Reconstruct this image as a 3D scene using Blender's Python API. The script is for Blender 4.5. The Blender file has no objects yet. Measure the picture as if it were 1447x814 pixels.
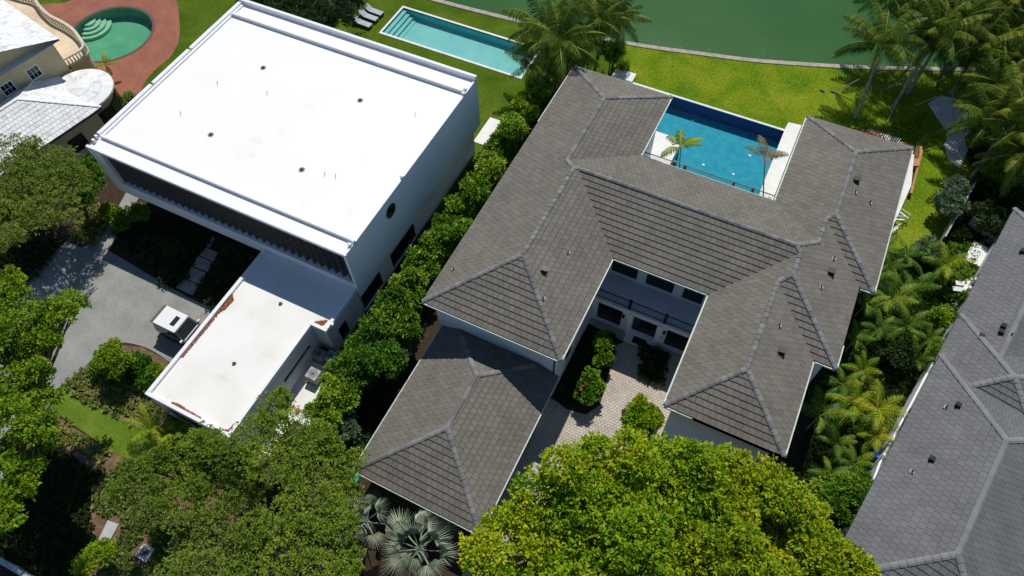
import bpy, math, random
import numpy as np
from mathutils import Matrix, Vector
SC = bpy.context.scene
COL = SC.collection
PI = math.pi

# ------------------------------------------------------------ camera
CAM_H = 47.0
FPX = 1005.70
RC = np.array([[0.99920267, -0.03383844, -0.02118925],
               [0.03992523, 0.84686937, 0.53030015],
               [0.0, -0.53072331, 0.84754514]])
YAW = -0.4928660132860732
_c, _s = math.cos(YAW), math.sin(YAW)
# R3 of the calibration (camera rows) times the turn into the houses' own grid
_th, _ro = 0.559453760, -0.0399358458
_r = np.array([1, 0, 0.]); _u = np.array([0, math.cos(_th), math.sin(_th)]); _b = np.array([0, -math.sin(_th), math.cos(_th)])
_R = np.array([math.cos(_ro) * _r + math.sin(_ro) * _u, -math.sin(_ro) * _r + math.cos(_ro) * _u, _b])
_M = np.array([[_c, -_s, 0], [_s, _c, 0], [0, 0, 1]])
CW = _R @ _M
cam = bpy.data.cameras.new('camera'); camo = bpy.data.objects.new('camera', cam); COL.objects.link(camo)
m4 = Matrix.Identity(4)
for i in range(3):
    for j in range(3): m4[i][j] = CW[j][i]
m4.translation = (0, 0, CAM_H)
camo.matrix_world = m4
cam.sensor_width = 36; cam.lens = FPX / 1447 * 36; cam.clip_end = 2000; cam.clip_start = 0.5
SC.camera = camo

def at(px, py, z=0.0):
    """ground-plan position of the thing measured at photo pixel px,py when its height is z"""
    d = CW.T @ np.array([(px - 723.5) / FPX, -(py - 407) / FPX, -1.0])
    t = (z - CAM_H) / d[2]
    return float(d[0] * t), float(d[1] * t)
def at3(px, py, z): x, y = at(px, py, z); return (x, y, z)

# ------------------------------------------------------------ light
SUN = Vector((-0.15, 0.65, 1.0)).normalized()
elev = math.asin(SUN.z)
w = bpy.data.worlds.new('World'); SC.world = w; w.use_nodes = True
nt = w.node_tree; nt.nodes.clear()
sky = nt.nodes.new('ShaderNodeTexSky'); sky.sky_type = 'NISHITA'; sky.sun_disc = False; sky.ozone_density = 5.0; sky.dust_density = 0.0
sky.sun_elevation = elev; sky.sun_rotation = math.atan2(SUN.x, SUN.y)
bg = nt.nodes.new('ShaderNodeBackground'); bg.inputs[1].default_value = 0.082
wo = nt.nodes.new('ShaderNodeOutputWorld')
nt.links.new(sky.outputs[0], bg.inputs[0]); nt.links.new(bg.outputs[0], wo.inputs[0])
sl = bpy.data.lights.new('sun', 'SUN'); sl.energy = 4.0; sl.angle = math.radians(0.5); sl.color = (1, 0.965, 0.9)
so = bpy.data.objects.new('sun', sl); COL.objects.link(so)
so.rotation_euler = SUN.to_track_quat('Z', 'Y').to_euler(); so.location = (0, 0, 60)
SC.view_settings.view_transform = 'Standard'; SC.view_settings.look = 'None'
SC.view_settings.exposure = 0; SC.view_settings.gamma = 1
SC.cycles.max_bounces = 6; SC.cycles.transparent_max_bounces = 8

# ------------------------------------------------------------ materials
def N(nt, t, **k):
    n = nt.nodes.new(t)
    for a, b in k.items(): setattr(n, a, b)
    return n
def ramp(nt, stops):
    r = N(nt, 'ShaderNodeValToRGB'); e = r.color_ramp.elements
    while len(e) < len(stops): e.new(0.5)
    for i, (p, c) in enumerate(stops):
        e[i].position = p; e[i].color = (*c, 1)
    return r
def pmat(name, stops, scale=1.0, rough=0.8, detail=6, bump=0.0, bscale=20.0, bdist=0.02, attr=False, attr_w=0.5, spec=0.3,
         metal=0.0, coat=0.0, fine=0.0, fscale=60.0, distort=0.0, objrand=False):
    """colour ramp driven by object-space noise, optionally shifted by a per-piece tint"""
    m = bpy.data.materials.new(name); m.use_nodes = True; nt = m.node_tree
    p = nt.nodes['Principled BSDF']
    p.inputs['Roughness'].default_value = rough; p.inputs['Metallic'].default_value = metal
    p.inputs['Specular IOR Level'].default_value = spec
    if coat: p.inputs['Coat Weight'].default_value = coat
    g = N(nt, 'ShaderNodeNewGeometry')
    n = N(nt, 'ShaderNodeTexNoise'); n.inputs['Scale'].default_value = scale; n.inputs['Detail'].default_value = detail
    n.inputs['Distortion'].default_value = distort
    nt.links.new(g.outputs['Position'], n.inputs['Vector'])
    fac = n.outputs[0]
    if attr or objrand:
        if attr:
            a = N(nt, 'ShaderNodeAttribute', attribute_name='tint'); src = a.outputs['Fac']
            if objrand:
                oi = N(nt, 'ShaderNodeObjectInfo'); ad = N(nt, 'ShaderNodeMath', operation='ADD')
                nt.links.new(src, ad.inputs[0]); nt.links.new(oi.outputs['Random'], ad.inputs[1])
                fr = N(nt, 'ShaderNodeMath', operation='FRACT'); nt.links.new(ad.outputs[0], fr.inputs[0]); src = fr.outputs[0]
        else:
            oi = N(nt, 'ShaderNodeObjectInfo'); src = oi.outputs['Random']
        mx = N(nt, 'ShaderNodeMix'); mx.data_type = 'FLOAT'; mx.inputs[0].default_value = attr_w
        nt.links.new(fac, mx.inputs[2]); nt.links.new(src, mx.inputs[3]); fac = mx.outputs[0]
    if fine:
        n3 = N(nt, 'ShaderNodeTexNoise'); n3.inputs['Scale'].default_value = fscale; n3.inputs['Detail'].default_value = 3
        nt.links.new(g.outputs['Position'], n3.inputs['Vector'])
        mx = N(nt, 'ShaderNodeMix'); mx.data_type = 'FLOAT'; mx.inputs[0].default_value = fine
        nt.links.new(fac, mx.inputs[2]); nt.links.new(n3.outputs[0], mx.inputs[3]); fac = mx.outputs[0]
    r = ramp(nt, stops); nt.links.new(fac, r.inputs[0]); nt.links.new(r.outputs[0], p.inputs['Base Color'])
    if bump:
        b = N(nt, 'ShaderNodeBump'); b.inputs['Strength'].default_value = bump; b.inputs['Distance'].default_value = bdist
        n2 = N(nt, 'ShaderNodeTexNoise'); n2.inputs['Scale'].default_value = bscale; n2.inputs['Detail'].default_value = 5
        nt.links.new(g.outputs['Position'], n2.inputs['Vector'])
        nt.links.new(n2.outputs[0], b.inputs['Height']); nt.links.new(b.outputs[0], p.inputs['Normal'])
    return m
def flat(name, c, rough=0.6, var=0.12, **k):
    d = tuple(x * (1 - var) for x in c); l = tuple(min(1, x * (1 + var)) for x in c)
    return pmat(name, [(0.3, d), (0.7, l)], scale=k.pop('scale', 3), rough=rough, **k)
def leafmat(name, stops, trans=0.25, rough=0.55, spec=0.18):
    m = bpy.data.materials.new(name); m.use_nodes = True; nt = m.node_tree
    p = nt.nodes['Principled BSDF']; out = nt.nodes['Material Output']
    p.inputs['Roughness'].default_value = rough; p.inputs['Specular IOR Level'].default_value = spec
    a = N(nt, 'ShaderNodeAttribute', attribute_name='tint')
    g = N(nt, 'ShaderNodeNewGeometry'); n = N(nt, 'ShaderNodeTexNoise'); n.inputs['Scale'].default_value = 0.6
    n.inputs['Detail'].default_value = 3
    nt.links.new(g.outputs['Position'], n.inputs['Vector'])
    mx = N(nt, 'ShaderNodeMix'); mx.data_type = 'FLOAT'; mx.inputs[0].default_value = 0.35
    nt.links.new(a.outputs['Fac'], mx.inputs[2]); nt.links.new(n.outputs[0], mx.inputs[3])
    oi = N(nt, 'ShaderNodeObjectInfo'); mo = N(nt, 'ShaderNodeMapRange'); mo.inputs['To Min'].default_value = -0.14; mo.inputs['To Max'].default_value = 0.14
    nt.links.new(oi.outputs['Random'], mo.inputs['Value']); ad = N(nt, 'ShaderNodeMath', operation='ADD')
    nt.links.new(mx.outputs[0], ad.inputs[0]); nt.links.new(mo.outputs[0], ad.inputs[1])
    r = ramp(nt, stops); nt.links.new(ad.outputs[0], r.inputs[0]); nt.links.new(r.outputs[0], p.inputs['Base Color'])
    t = N(nt, 'ShaderNodeBsdfTranslucent'); nt.links.new(r.outputs[0], t.inputs[0])
    ms = N(nt, 'ShaderNodeMixShader'); ms.inputs[0].default_value = trans
    nt.links.new(p.outputs[0], ms.inputs[1]); nt.links.new(t.outputs[0], ms.inputs[2]); nt.links.new(ms.outputs[0], out.inputs[0])
    return m
def watermat(name, tint, gloss=1.0, wave=6.0, strength=0.15, density=1.0):
    m = bpy.data.materials.new(name); m.use_nodes = True; nt = m.node_tree
    nt.nodes.remove(nt.nodes['Principled BSDF']); out = nt.nodes['Material Output']
    tr = N(nt, 'ShaderNodeBsdfTransparent'); tr.inputs[0].default_value = (*tint, 1)
    gl = N(nt, 'ShaderNodeBsdfGlossy'); gl.inputs['Roughness'].default_value = 0.03
    fr = N(nt, 'ShaderNodeFresnel'); fr.inputs[0].default_value = 1.33
    g = N(nt, 'ShaderNodeNewGeometry'); n = N(nt, 'ShaderNodeTexNoise'); n.inputs['Scale'].default_value = wave; n.inputs['Detail'].default_value = 3
    b = N(nt, 'ShaderNodeBump'); b.inputs['Strength'].default_value = strength; b.inputs['Distance'].default_value = 0.062
    nt.links.new(g.outputs['Position'], n.inputs['Vector']); nt.links.new(n.outputs[0], b.inputs['Height'])
    nt.links.new(b.outputs[0], gl.inputs['Normal']); nt.links.new(b.outputs[0], fr.inputs['Normal'])
    ms = N(nt, 'ShaderNodeMixShader'); nt.links.new(fr.outputs[0], ms.inputs[0]); nt.links.new(tr.outputs[0], ms.inputs[1])
    nt.links.new(gl.outputs[0], ms.inputs[2]); nt.links.new(ms.outputs[0], out.inputs[0])
    return m
def pavermat(name, c1, c2, mortar, scale, bw=0.5, rh=0.25, rot=0.0, rough=0.85):
    m = bpy.data.materials.new(name); m.use_nodes = True; nt = m.node_tree
    p = nt.nodes['Principled BSDF']; p.inputs['Roughness'].default_value = rough; p.inputs['Specular IOR Level'].default_value = 0.2
    g = N(nt, 'ShaderNodeNewGeometry'); mp = N(nt, 'ShaderNodeMapping'); mp.inputs['Rotation'].default_value = (0, 0, rot)
    b = N(nt, 'ShaderNodeTexBrick'); b.inputs['Scale'].default_value = scale
    b.inputs['Color1'].default_value = (*c1, 1); b.inputs['Color2'].default_value = (*c2, 1); b.inputs['Mortar'].default_value = (*mortar, 1)
    b.inputs['Mortar Size'].default_value = 0.018; b.inputs['Brick Width'].default_value = bw; b.inputs['Row Height'].default_value = rh
    b.inputs['Mortar Smooth'].default_value = 0.6
    n = N(nt, 'ShaderNodeTexNoise'); n.inputs['Scale'].default_value = 0.5; n.inputs['Detail'].default_value = 6
    r = ramp(nt, [(0.3, (0.82, 0.82, 0.82)), (0.7, (1.12, 1.1, 1.08))])
    mx = N(nt, 'ShaderNodeMix'); mx.data_type = 'RGBA'; mx.blend_type = 'MULTIPLY'; mx.inputs[0].default_value = 1
    nt.links.new(g.outputs['Position'], mp.inputs[0]); nt.links.new(mp.outputs[0], b.inputs['Vector'])
    nt.links.new(g.outputs['Position'], n.inputs['Vector']); nt.links.new(n.outputs[0], r.inputs[0])
    nt.links.new(b.outputs[0], mx.inputs[6]); nt.links.new(r.outputs[0], mx.inputs[7]); nt.links.new(mx.outputs[2], p.inputs['Base Color'])
    bp = N(nt, 'ShaderNodeBump'); bp.inputs['Strength'].default_value = 0.4; bp.inputs['Distance'].default_value = 0.01; bp.invert = True
    nt.links.new(b.outputs[1], bp.inputs['Height']); nt.links.new(bp.outputs[0], p.inputs['Normal'])
    return m

M = {}
M['tile'] = pmat('roof tile concrete', [(0.22, (0.102, 0.092, 0.075)), (0.36, (0.130, 0.118, 0.097)), (0.55, (0.158, 0.143, 0.119)), (0.78, (0.192, 0.174, 0.146))], scale=0.3, attr=True,
                 attr_w=0.30, objrand=True, rough=0.75, bump=0.5, bscale=25, bdist=0.01, fine=0.25, fscale=9)
M['ridge'] = pmat('ridge tile concrete', [(0.3, (0.135, 0.132, 0.128)), (0.7, (0.215, 0.21, 0.203))], scale=2, objrand=True, attr_w=0.5, rough=0.75, bump=0.4, bscale=25, bdist=0.01)
M['slate'] = pmat('grey slate tile', [(0.25, (0.098, 0.100, 0.103)), (0.5, (0.124, 0.126, 0.129)), (0.75, (0.155, 0.157, 0.160))], scale=0.5, attr=True,
                  attr_w=0.24, objrand=True, rough=0.7, bump=0.4, bscale=20, bdist=0.01, fine=0.2, fscale=9)
M['slate_ridge'] = flat('slate ridge', (0.19, 0.19, 0.19), objrand=True, attr_w=0.3, rough=0.7)
M['deck'] = flat('roof deck felt', (0.02, 0.02, 0.02))
M['whitetile'] = pmat('white painted tile', [(0.28, (0.42, 0.42, 0.40)), (0.42, (0.70, 0.70, 0.68)), (0.6, (0.82, 0.82, 0.80))], scale=1.1, attr=True, attr_w=0.3,
                      objrand=True, rough=0.6, fine=0.35, fscale=6, bump=0.3, bscale=15)
M['whiteroof'] = pmat('white roof membrane', [(0.26, (0.74, 0.71, 0.65)), (0.36, (0.84, 0.82, 0.77)), (0.7, (0.87, 0.855, 0.81))], scale=0.33, detail=9, rough=0.55,
                      bump=0.15, bscale=3, fine=0.12, fscale=5)
M['annexroof'] = pmat('weathered white roof', [(0.26, (0.60, 0.57, 0.51)), (0.38, (0.76, 0.74, 0.69)), (0.6, (0.82, 0.81, 0.77))], scale=0.4, detail=9, rough=0.6,
                      bump=0.15, bscale=3, fine=0.2, fscale=4)
M['whitewall'] = pmat('white stucco', [(0.3, (0.79, 0.81, 0.82)), (0.7, (0.86, 0.87, 0.88))], scale=0.8, rough=0.8, bump=0.15, bscale=30, bdist=0.005)
M['wallgrey'] = pmat('pale stucco', [(0.3, (0.56, 0.58, 0.59)), (0.7, (0.66, 0.68, 0.69))], scale=0.8, rough=0.85, bump=0.15, bscale=30, bdist=0.005)
M['cream'] = pmat('cream stucco', [(0.3, (0.47, 0.40, 0.24)), (0.7, (0.55, 0.47, 0.29))], scale=0.8, rough=0.85)
M['gutter'] = flat('pale green gutter', (0.50, 0.58, 0.50), rough=0.5)
M['fascia'] = flat('dark fascia', (0.05, 0.075, 0.06), rough=0.6)
M['parapet'] = flat('parapet paint', (0.80, 0.80, 0.80), rough=0.6, var=0.04)
M['glass'] = flat('dark window glass', (0.012, 0.014, 0.016), rough=0.06, spec=0.6)
M['frame'] = flat('dark frame', (0.03, 0.028, 0.026), rough=0.5)
M['wood'] = pmat('warm timber', [(0.3, (0.16, 0.07, 0.03)), (0.7, (0.26, 0.12, 0.055))], scale=4, rough=0.6)
M['deckwood'] = pmat('orange deck timber', [(0.3, (0.36, 0.15, 0.06)), (0.7, (0.52, 0.24, 0.10))], scale=3, rough=0.6)
M['fin'] = pmat('dark bronze fin', [(0.3, (0.08, 0.07, 0.066)), (0.7, (0.12, 0.105, 0.10))], scale=3, rough=0.5)
M['black'] = flat('black metal', (0.012, 0.012, 0.013), rough=0.45)
M['rust'] = flat('rusty iron', (0.16, 0.075, 0.045), rough=0.85, bump=0.3, bscale=40)
M['mulch'] = pmat('dark mulch soil', [(0.3, (0.022, 0.014, 0.009)), (0.6, (0.055, 0.033, 0.02)), (0.8, (0.10, 0.055, 0.03))], scale=3, detail=10, rough=0.95, bump=0.8, bscale=14, bdist=0.05, fine=0.4, fscale=14)
M['redmulch'] = pmat('red mulch', [(0.3, (0.06, 0.04, 0.02)), (0.5, (0.15, 0.095, 0.05)), (0.72, (0.30, 0.20, 0.11))], scale=2, detail=10, rough=0.95, bump=0.8, bscale=14, bdist=0.05, fine=0.4, fscale=16)
M['grass'] = pmat('sunny lawn', [(0.30, (0.040, 0.115, 0.005)), (0.43, (0.095, 0.180, 0.007)), (0.53, (0.165, 0.225, 0.010)), (0.63, (0.250, 0.270, 0.022)), (0.74, (0.36, 0.33, 0.06))], scale=0.28, detail=14, rough=0.95,
                  bump=1.0, bscale=12, bdist=0.08, fine=0.5, fscale=4.5, spec=0.05, distort=0.8)
M['grass2'] = pmat('green lawn', [(0.28, (0.030, 0.072, 0.005)), (0.44, (0.060, 0.115, 0.007)), (0.58, (0.100, 0.150, 0.012)), (0.74, (0.175, 0.185, 0.03))], scale=0.3, detail=14, rough=0.95,
                   bump=1.0, bscale=12, bdist=0.08, fine=0.5, fscale=5, spec=0.05, distort=0.8)
M['grass3'] = pmat('fresh lawn', [(0.28, (0.060, 0.125, 0.010)), (0.45, (0.100, 0.175, 0.015)), (0.6, (0.145, 0.210, 0.025)), (0.78, (0.22, 0.25, 0.05))], scale=0.6, detail=14, rough=0.95, bump=1.0, bscale=12, bdist=0.08, fine=0.5, fscale=5, spec=0.05)
M['concrete'] = pmat('old concrete', [(0.3, (0.28, 0.25, 0.20)), (0.6, (0.40, 0.36, 0.30)), (0.8, (0.48, 0.44, 0.37))], scale=2, detail=9, rough=0.9, bump=0.3, bscale=12)
M['palestone'] = pmat('pale limestone', [(0.3, (0.70, 0.69, 0.64)), (0.7, (0.78, 0.77, 0.73))], scale=1.2, rough=0.8)
M['coping'] = flat('pool coping stone', (0.68, 0.70, 0.68), rough=0.7)
M['asphalt'] = pavermat('driveway paver', (0.28, 0.28, 0.265), (0.33, 0.33, 0.31), (0.23, 0.23, 0.215), 1.0, bw=0.24, rh=0.12, rot=0.5)
M['courtpaver'] = pavermat('courtyard paver', (0.46, 0.41, 0.34), (0.56, 0.50, 0.425), (0.17, 0.14, 0.115), 1.0, bw=0.25, rh=0.2)
M['brickpatio'] = pavermat('red brick paver', (0.37, 0.145, 0.095), (0.30, 0.11, 0.07), (0.24, 0.10, 0.07), 1.0, bw=0.22, rh=0.11, rot=0.3)
M['terrace'] = pavermat('sandstone terrace slab', (0.66, 0.54, 0.37), (0.70, 0.58, 0.41), (0.58, 0.47, 0.33), 1.0, bw=0.4, rh=0.4)
M['baluster'] = flat('cream baluster', (0.60, 0.54, 0.42), rough=0.7)
M['sand'] = pmat('pale sand and pebbles', [(0.3, (0.45, 0.44, 0.41)), (0.7, (0.72, 0.70, 0.66))], scale=4, detail=10, rough=0.95, bump=0.7, bscale=10, bdist=0.05)
M['blueplaster'] = pmat('blue pool plaster', [(0.3, (0.006, 0.24, 0.33)), (0.5, (0.010, 0.285, 0.375)), (0.7, (0.018, 0.33, 0.42))], scale=1.5, detail=6, rough=0.7)
M['navytile'] = flat('navy waterline tile', (0.015, 0.07, 0.22), rough=0.4)
M['aquaplaster'] = pmat('aqua pool plaster', [(0.3, (0.22, 0.47, 0.43)), (0.7, (0.29, 0.53, 0.49))], scale=0.8, rough=0.7)
M['aquawall'] = flat('aqua pool wall', (0.10, 0.50, 0.52), rough=0.6)
M['greenplaster'] = pmat('green pool plaster', [(0.3, (0.10, 0.30, 0.20)), (0.7, (0.18, 0.40, 0.28))], scale=0.5, rough=0.7)
M['greenstep'] = flat('pale green plaster step', (0.42, 0.55, 0.45))
M['water'] = watermat('pool water', (0.80, 0.95, 0.98))
M['greenwater'] = watermat('green pool water', (0.75, 0.95, 0.85))
M['lake'] = pmat('lake water', [(0.3, (0.022, 0.090, 0.016)), (0.7, (0.036, 0.112, 0.026))], scale=0.15, detail=6, rough=0.22, bump=0.16, bscale=2.2, bdist=0.05, spec=0.2, fine=0.3, fscale=2.5)
M['bark'] = pmat('bark', [(0.3, (0.10, 0.075, 0.055)), (0.7, (0.20, 0.16, 0.12))], scale=3, rough=0.95, bump=0.5, bscale=10)
M['palmbark'] = pmat('palm bark', [(0.3, (0.16, 0.135, 0.11)), (0.7, (0.36, 0.32, 0.27))], scale=5, rough=0.95, bump=0.6, bscale=8)
M['pole'] = flat('weathered brace pole', (0.34, 0.32, 0.28), rough=0.8)
M['bigleaf'] = leafmat('bright broad leaf', [(0.15, (0.04, 0.15, 0.005)), (0.38, (0.12, 0.29, 0.007)), (0.56, (0.27, 0.41, 0.010)), (0.78, (0.50, 0.50, 0.018))], trans=0.3)
M['yellowleaf'] = leafmat('yellow green broad leaf', [(0.15, (0.10, 0.22, 0.006)), (0.36, (0.27, 0.37, 0.010)), (0.56, (0.46, 0.48, 0.012)), (0.8, (0.62, 0.55, 0.03))], trans=0.3)
M['oliveleaf'] = leafmat('olive fine leaf', [(0.2, (0.08, 0.145, 0.014)), (0.5, (0.19, 0.29, 0.022)), (0.8, (0.36, 0.43, 0.045))], trans=0.25)
M['oliveleaf2'] = leafmat('dusty olive leaf', [(0.2, (0.08, 0.135, 0.02)), (0.5, (0.19, 0.27, 0.032)), (0.8, (0.36, 0.42, 0.075))], trans=0.25)
M['brightleaf'] = leafmat('vivid green leaf', [(0.2, (0.035, 0.10, 0.005)), (0.45, (0.11, 0.225, 0.008)), (0.75, (0.30, 0.42, 0.015))], trans=0.3)
M['hedgeleaf'] = leafmat('hedge leaf', [(0.2, (0.03, 0.095, 0.007)), (0.45, (0.085, 0.215, 0.010)), (0.62, (0.21, 0.36, 0.018)), (0.8, (0.42, 0.52, 0.05))], trans=0.25)
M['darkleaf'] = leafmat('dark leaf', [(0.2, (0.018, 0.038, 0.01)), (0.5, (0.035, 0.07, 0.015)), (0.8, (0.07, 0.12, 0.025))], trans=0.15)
M['greyleaf'] = leafmat('grey green leaf', [(0.2, (0.07, 0.12, 0.06)), (0.5, (0.14, 0.21, 0.11)), (0.8, (0.26, 0.33, 0.2))], trans=0.2)
M['grassleaf'] = leafmat('long grass', [(0.2, (0.05, 0.12, 0.01)), (0.8, (0.16, 0.25, 0.02))])
M['bedleaf'] = leafmat('bed plant leaf', [(0.2, (0.07, 0.15, 0.022)), (0.5, (0.18, 0.27, 0.045)), (0.8, (0.46, 0.45, 0.14))], trans=0.25)
M['frond'] = leafmat('palm frond', [(0.2, (0.025, 0.065, 0.008)), (0.45, (0.075, 0.145, 0.013)), (0.64, (0.20, 0.26, 0.03)), (0.85, (0.48, 0.45, 0.08))], trans=0.3, rough=0.4)
M['frondyel'] = leafmat('yellowing areca frond', [(0.2, (0.05, 0.13, 0.01)), (0.45, (0.17, 0.30, 0.015)), (0.65, (0.42, 0.47, 0.025)), (0.85, (0.66, 0.54, 0.05))], trans=0.35, rough=0.45)
M['frondgrn'] = leafmat('areca frond', [(0.2, (0.03, 0.085, 0.012)), (0.45, (0.085, 0.19, 0.02)), (0.65, (0.18, 0.31, 0.03)), (0.85, (0.40, 0.42, 0.05))], trans=0.3, rough=0.4)
M['fronddry'] = leafmat('dry palm frond', [(0.2, (0.10, 0.08, 0.03)), (0.5, (0.22, 0.17, 0.06)), (0.8, (0.30, 0.22, 0.10))], trans=0.3)
M['silver'] = leafmat('silver fan leaf', [(0.2, (0.13, 0.19, 0.11)), (0.5, (0.30, 0.37, 0.25)), (0.8, (0.55, 0.57, 0.42))], trans=0.15, rough=0.55)
M['litter'] = pmat('fallen leaves', [(0.3, (0.22, 0.07, 0.03)), (0.7, (0.42, 0.16, 0.07))], scale=6, rough=0.9)
M['carwhite'] = flat('white car paint', (0.80, 0.80, 0.79), rough=0.25, var=0.02, coat=0.5)
M['cardark'] = flat('dark green car paint', (0.10, 0.115, 0.11), rough=0.3, coat=0.5)
M['carbrown'] = flat('bronze trim', (0.13, 0.11, 0.09), rough=0.4)
M['carglass'] = flat('car glass', (0.02, 0.022, 0.028), rough=0.05, spec=0.7)
M['tyre'] = flat('tyre rubber', (0.015, 0.015, 0.015), rough=0.9)
M['rim'] = flat('wheel rim', (0.35, 0.35, 0.36), rough=0.3, metal=0.8)
M['lamp'] = flat('lamp lens', (0.75, 0.75, 0.72), rough=0.2)
M['acgrey'] = flat('painted ac steel', (0.30, 0.29, 0.27), rough=0.55)
M['acgrille'] = flat('fan grille', (0.42, 0.42, 0.42), rough=0.5)
M['fabric'] = flat('pale grey cushion', (0.42, 0.44, 0.46), rough=0.9)
M['bluebin'] = flat('blue bin plastic', (0.02, 0.10, 0.62), rough=0.4)
M['greenbin'] = flat('green lid plastic', (0.01, 0.36, 0.24), rough=0.45)
M['flashing'] = flat('pale flashing', (0.30, 0.30, 0.29), rough=0.6)

# ------------------------------------------------------------ object helpers
def setp(o, label=None, cat=None, group=None, kind=None):
    if label: o['label'] = label
    if cat: o['category'] = cat
    if group: o['group'] = group
    if kind: o['kind'] = kind
    return o
def thing(name, label, cat, loc=(0, 0, 0), group=None, rz=0):
    o = bpy.data.objects.new(name, None); COL.objects.link(o); o.location = loc; o.rotation_euler = (0, 0, rz)
    o.empty_display_size = 0.3
    return setp(o, label, cat, group)
class MB:
    def __init__(s): s.v = []; s.f = []; s.t = []; s.tint = 0.5
    def face(s, idx): s.f.append(idx); s.t.append(s.tint)
    def add(s, vs, fs):
        b = len(s.v); s.v += [tuple(v) for v in vs]
        for f in fs: s.face([b + i for i in f])
    def box(s, x0, x1, y0, y1, z0, z1):
        s.add([(x0, y0, z0), (x1, y0, z0), (x1, y1, z0), (x0, y1, z0), (x0, y0, z1), (x1, y0, z1), (x1, y1, z1), (x0, y1, z1)],
              [(3, 2, 1, 0), (4, 5, 6, 7), (0, 1, 5, 4), (1, 2, 6, 5), (2, 3, 7, 6), (3, 0, 4, 7)])
        return s
    def rbox(s, cx, cy, lx, ly, z0, z1, a=0.0):
        c, n = math.cos(a), math.sin(a)
        q = [(cx + c * x - n * y, cy + n * x + c * y) for x, y in ((-lx / 2, -ly / 2), (lx / 2, -ly / 2), (lx / 2, ly / 2), (-lx / 2, ly / 2))]
        return s.prism(q, z0, z1)
    def prism(s, q, z0, z1, bottom=True):
        n = len(q)
        if sum(q[i][0] * q[(i + 1) % n][1] - q[(i + 1) % n][0] * q[i][1] for i in range(n)) < 0: q = q[::-1]
        vs = [(x, y, z0) for x, y in q] + [(x, y, z1) for x, y in q]
        fs = [tuple(range(n, 2 * n))] + [(i, (i + 1) % n, n + (i + 1) % n, n + i) for i in range(n)]
        if bottom: fs.append(tuple(range(n - 1, -1, -1)))
        s.add(vs, fs); return s
    def sheet(s, q, z):
        n = len(q)
        if sum(q[i][0] * q[(i + 1) % n][1] - q[(i + 1) % n][0] * q[i][1] for i in range(n)) < 0: q = q[::-1]
        s.add([(x, y, z) for x, y in q], [tuple(range(n))]); return s
    def walls(s, q, z0, z1, closed=True):
        n = len(q)
        vs = [(x, y, z0) for x, y in q] + [(x, y, z1) for x, y in q]
        s.add(vs, [(i, (i + 1) % n, n + (i + 1) % n, n + i) for i in range(n if closed else n - 1)]); return s
    def tube(s, pts, rad, n=6, caps=True):
        b = len(s.v); P = [Vector(p) for p in pts]
        for i, p in enumerate(P):
            d = (P[min(i + 1, len(P) - 1)] - P[max(i - 1, 0)]).normalized()
            a = d.orthogonal().normalized() if abs(d.z) > 0.9 else d.cross(Vector((0, 0, 1))).normalized()
            c = d.cross(a)
            r = rad[i] if isinstance(rad, (list, tuple)) else rad
            for k in range(n):
                t = 2 * PI * k / n
                s.v.append(tuple(p + a * math.cos(t) * r + c * math.sin(t) * r))
        for i in range(len(P) - 1):
            for k in range(n):
                s.face([b + i * n + k, b + i * n + (k + 1) % n, b + (i + 1) * n + (k + 1) % n, b + (i + 1) * n + k])
        if caps:
            s.face([b + k for k in range(n - 1, -1, -1)]); s.face([b + (len(P) - 1) * n + k for k in range(n)])
        return s
    def cyl(s, x, y, z0, z1, r, n=16, r2=None): return s.tube([(x, y, z0), (x, y, z1)], [r, r if r2 is None else r2], n)
    def mesh(s, name, mat, smooth=False):
        me = bpy.data.meshes.new(name); me.from_pydata(s.v, [], s.f)
        if mat: me.materials.append(mat)
        a = me.attributes.new('tint', 'FLOAT', 'FACE'); a.data.foreach_set('value', np.array(s.t, dtype=np.float32))
        if smooth: me.shade_smooth()
        me.update(); return me
    def build(s, name, mat, parent=None, bevel=0.0, smooth=False, **k):
        return link(name, s.mesh(name, mat, smooth), parent, bevel=bevel, **k)
def link(name, me, parent=None, loc=None, rot=None, bevel=0.0, world=True, **k):
    o = bpy.data.objects.new(name, me); COL.objects.link(o)
    if parent is not None:
        o.parent = parent
        if world:      # mesh data given in world coordinates
            off = Vector(parent.location) + (Vector(parent.parent.location) if parent.parent else Vector((0, 0, 0)))
            base = Vector(loc) if loc is not None else Vector((0, 0, 0))
            o.location = base - off
        elif loc is not None: o.location = loc
    elif loc is not None: o.location = loc
    if rot is not None: o.rotation_euler = rot
    if bevel:
        b = o.modifiers.new('bevel', 'BEVEL'); b.width = bevel; b.segments = 2; b.limit_method = 'ANGLE'
    return setp(o, **k)
def box(name, mat, parent, *a, bevel=0.0, **k): return MB().box(*a).build(name, mat, parent, bevel, **k)

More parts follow.
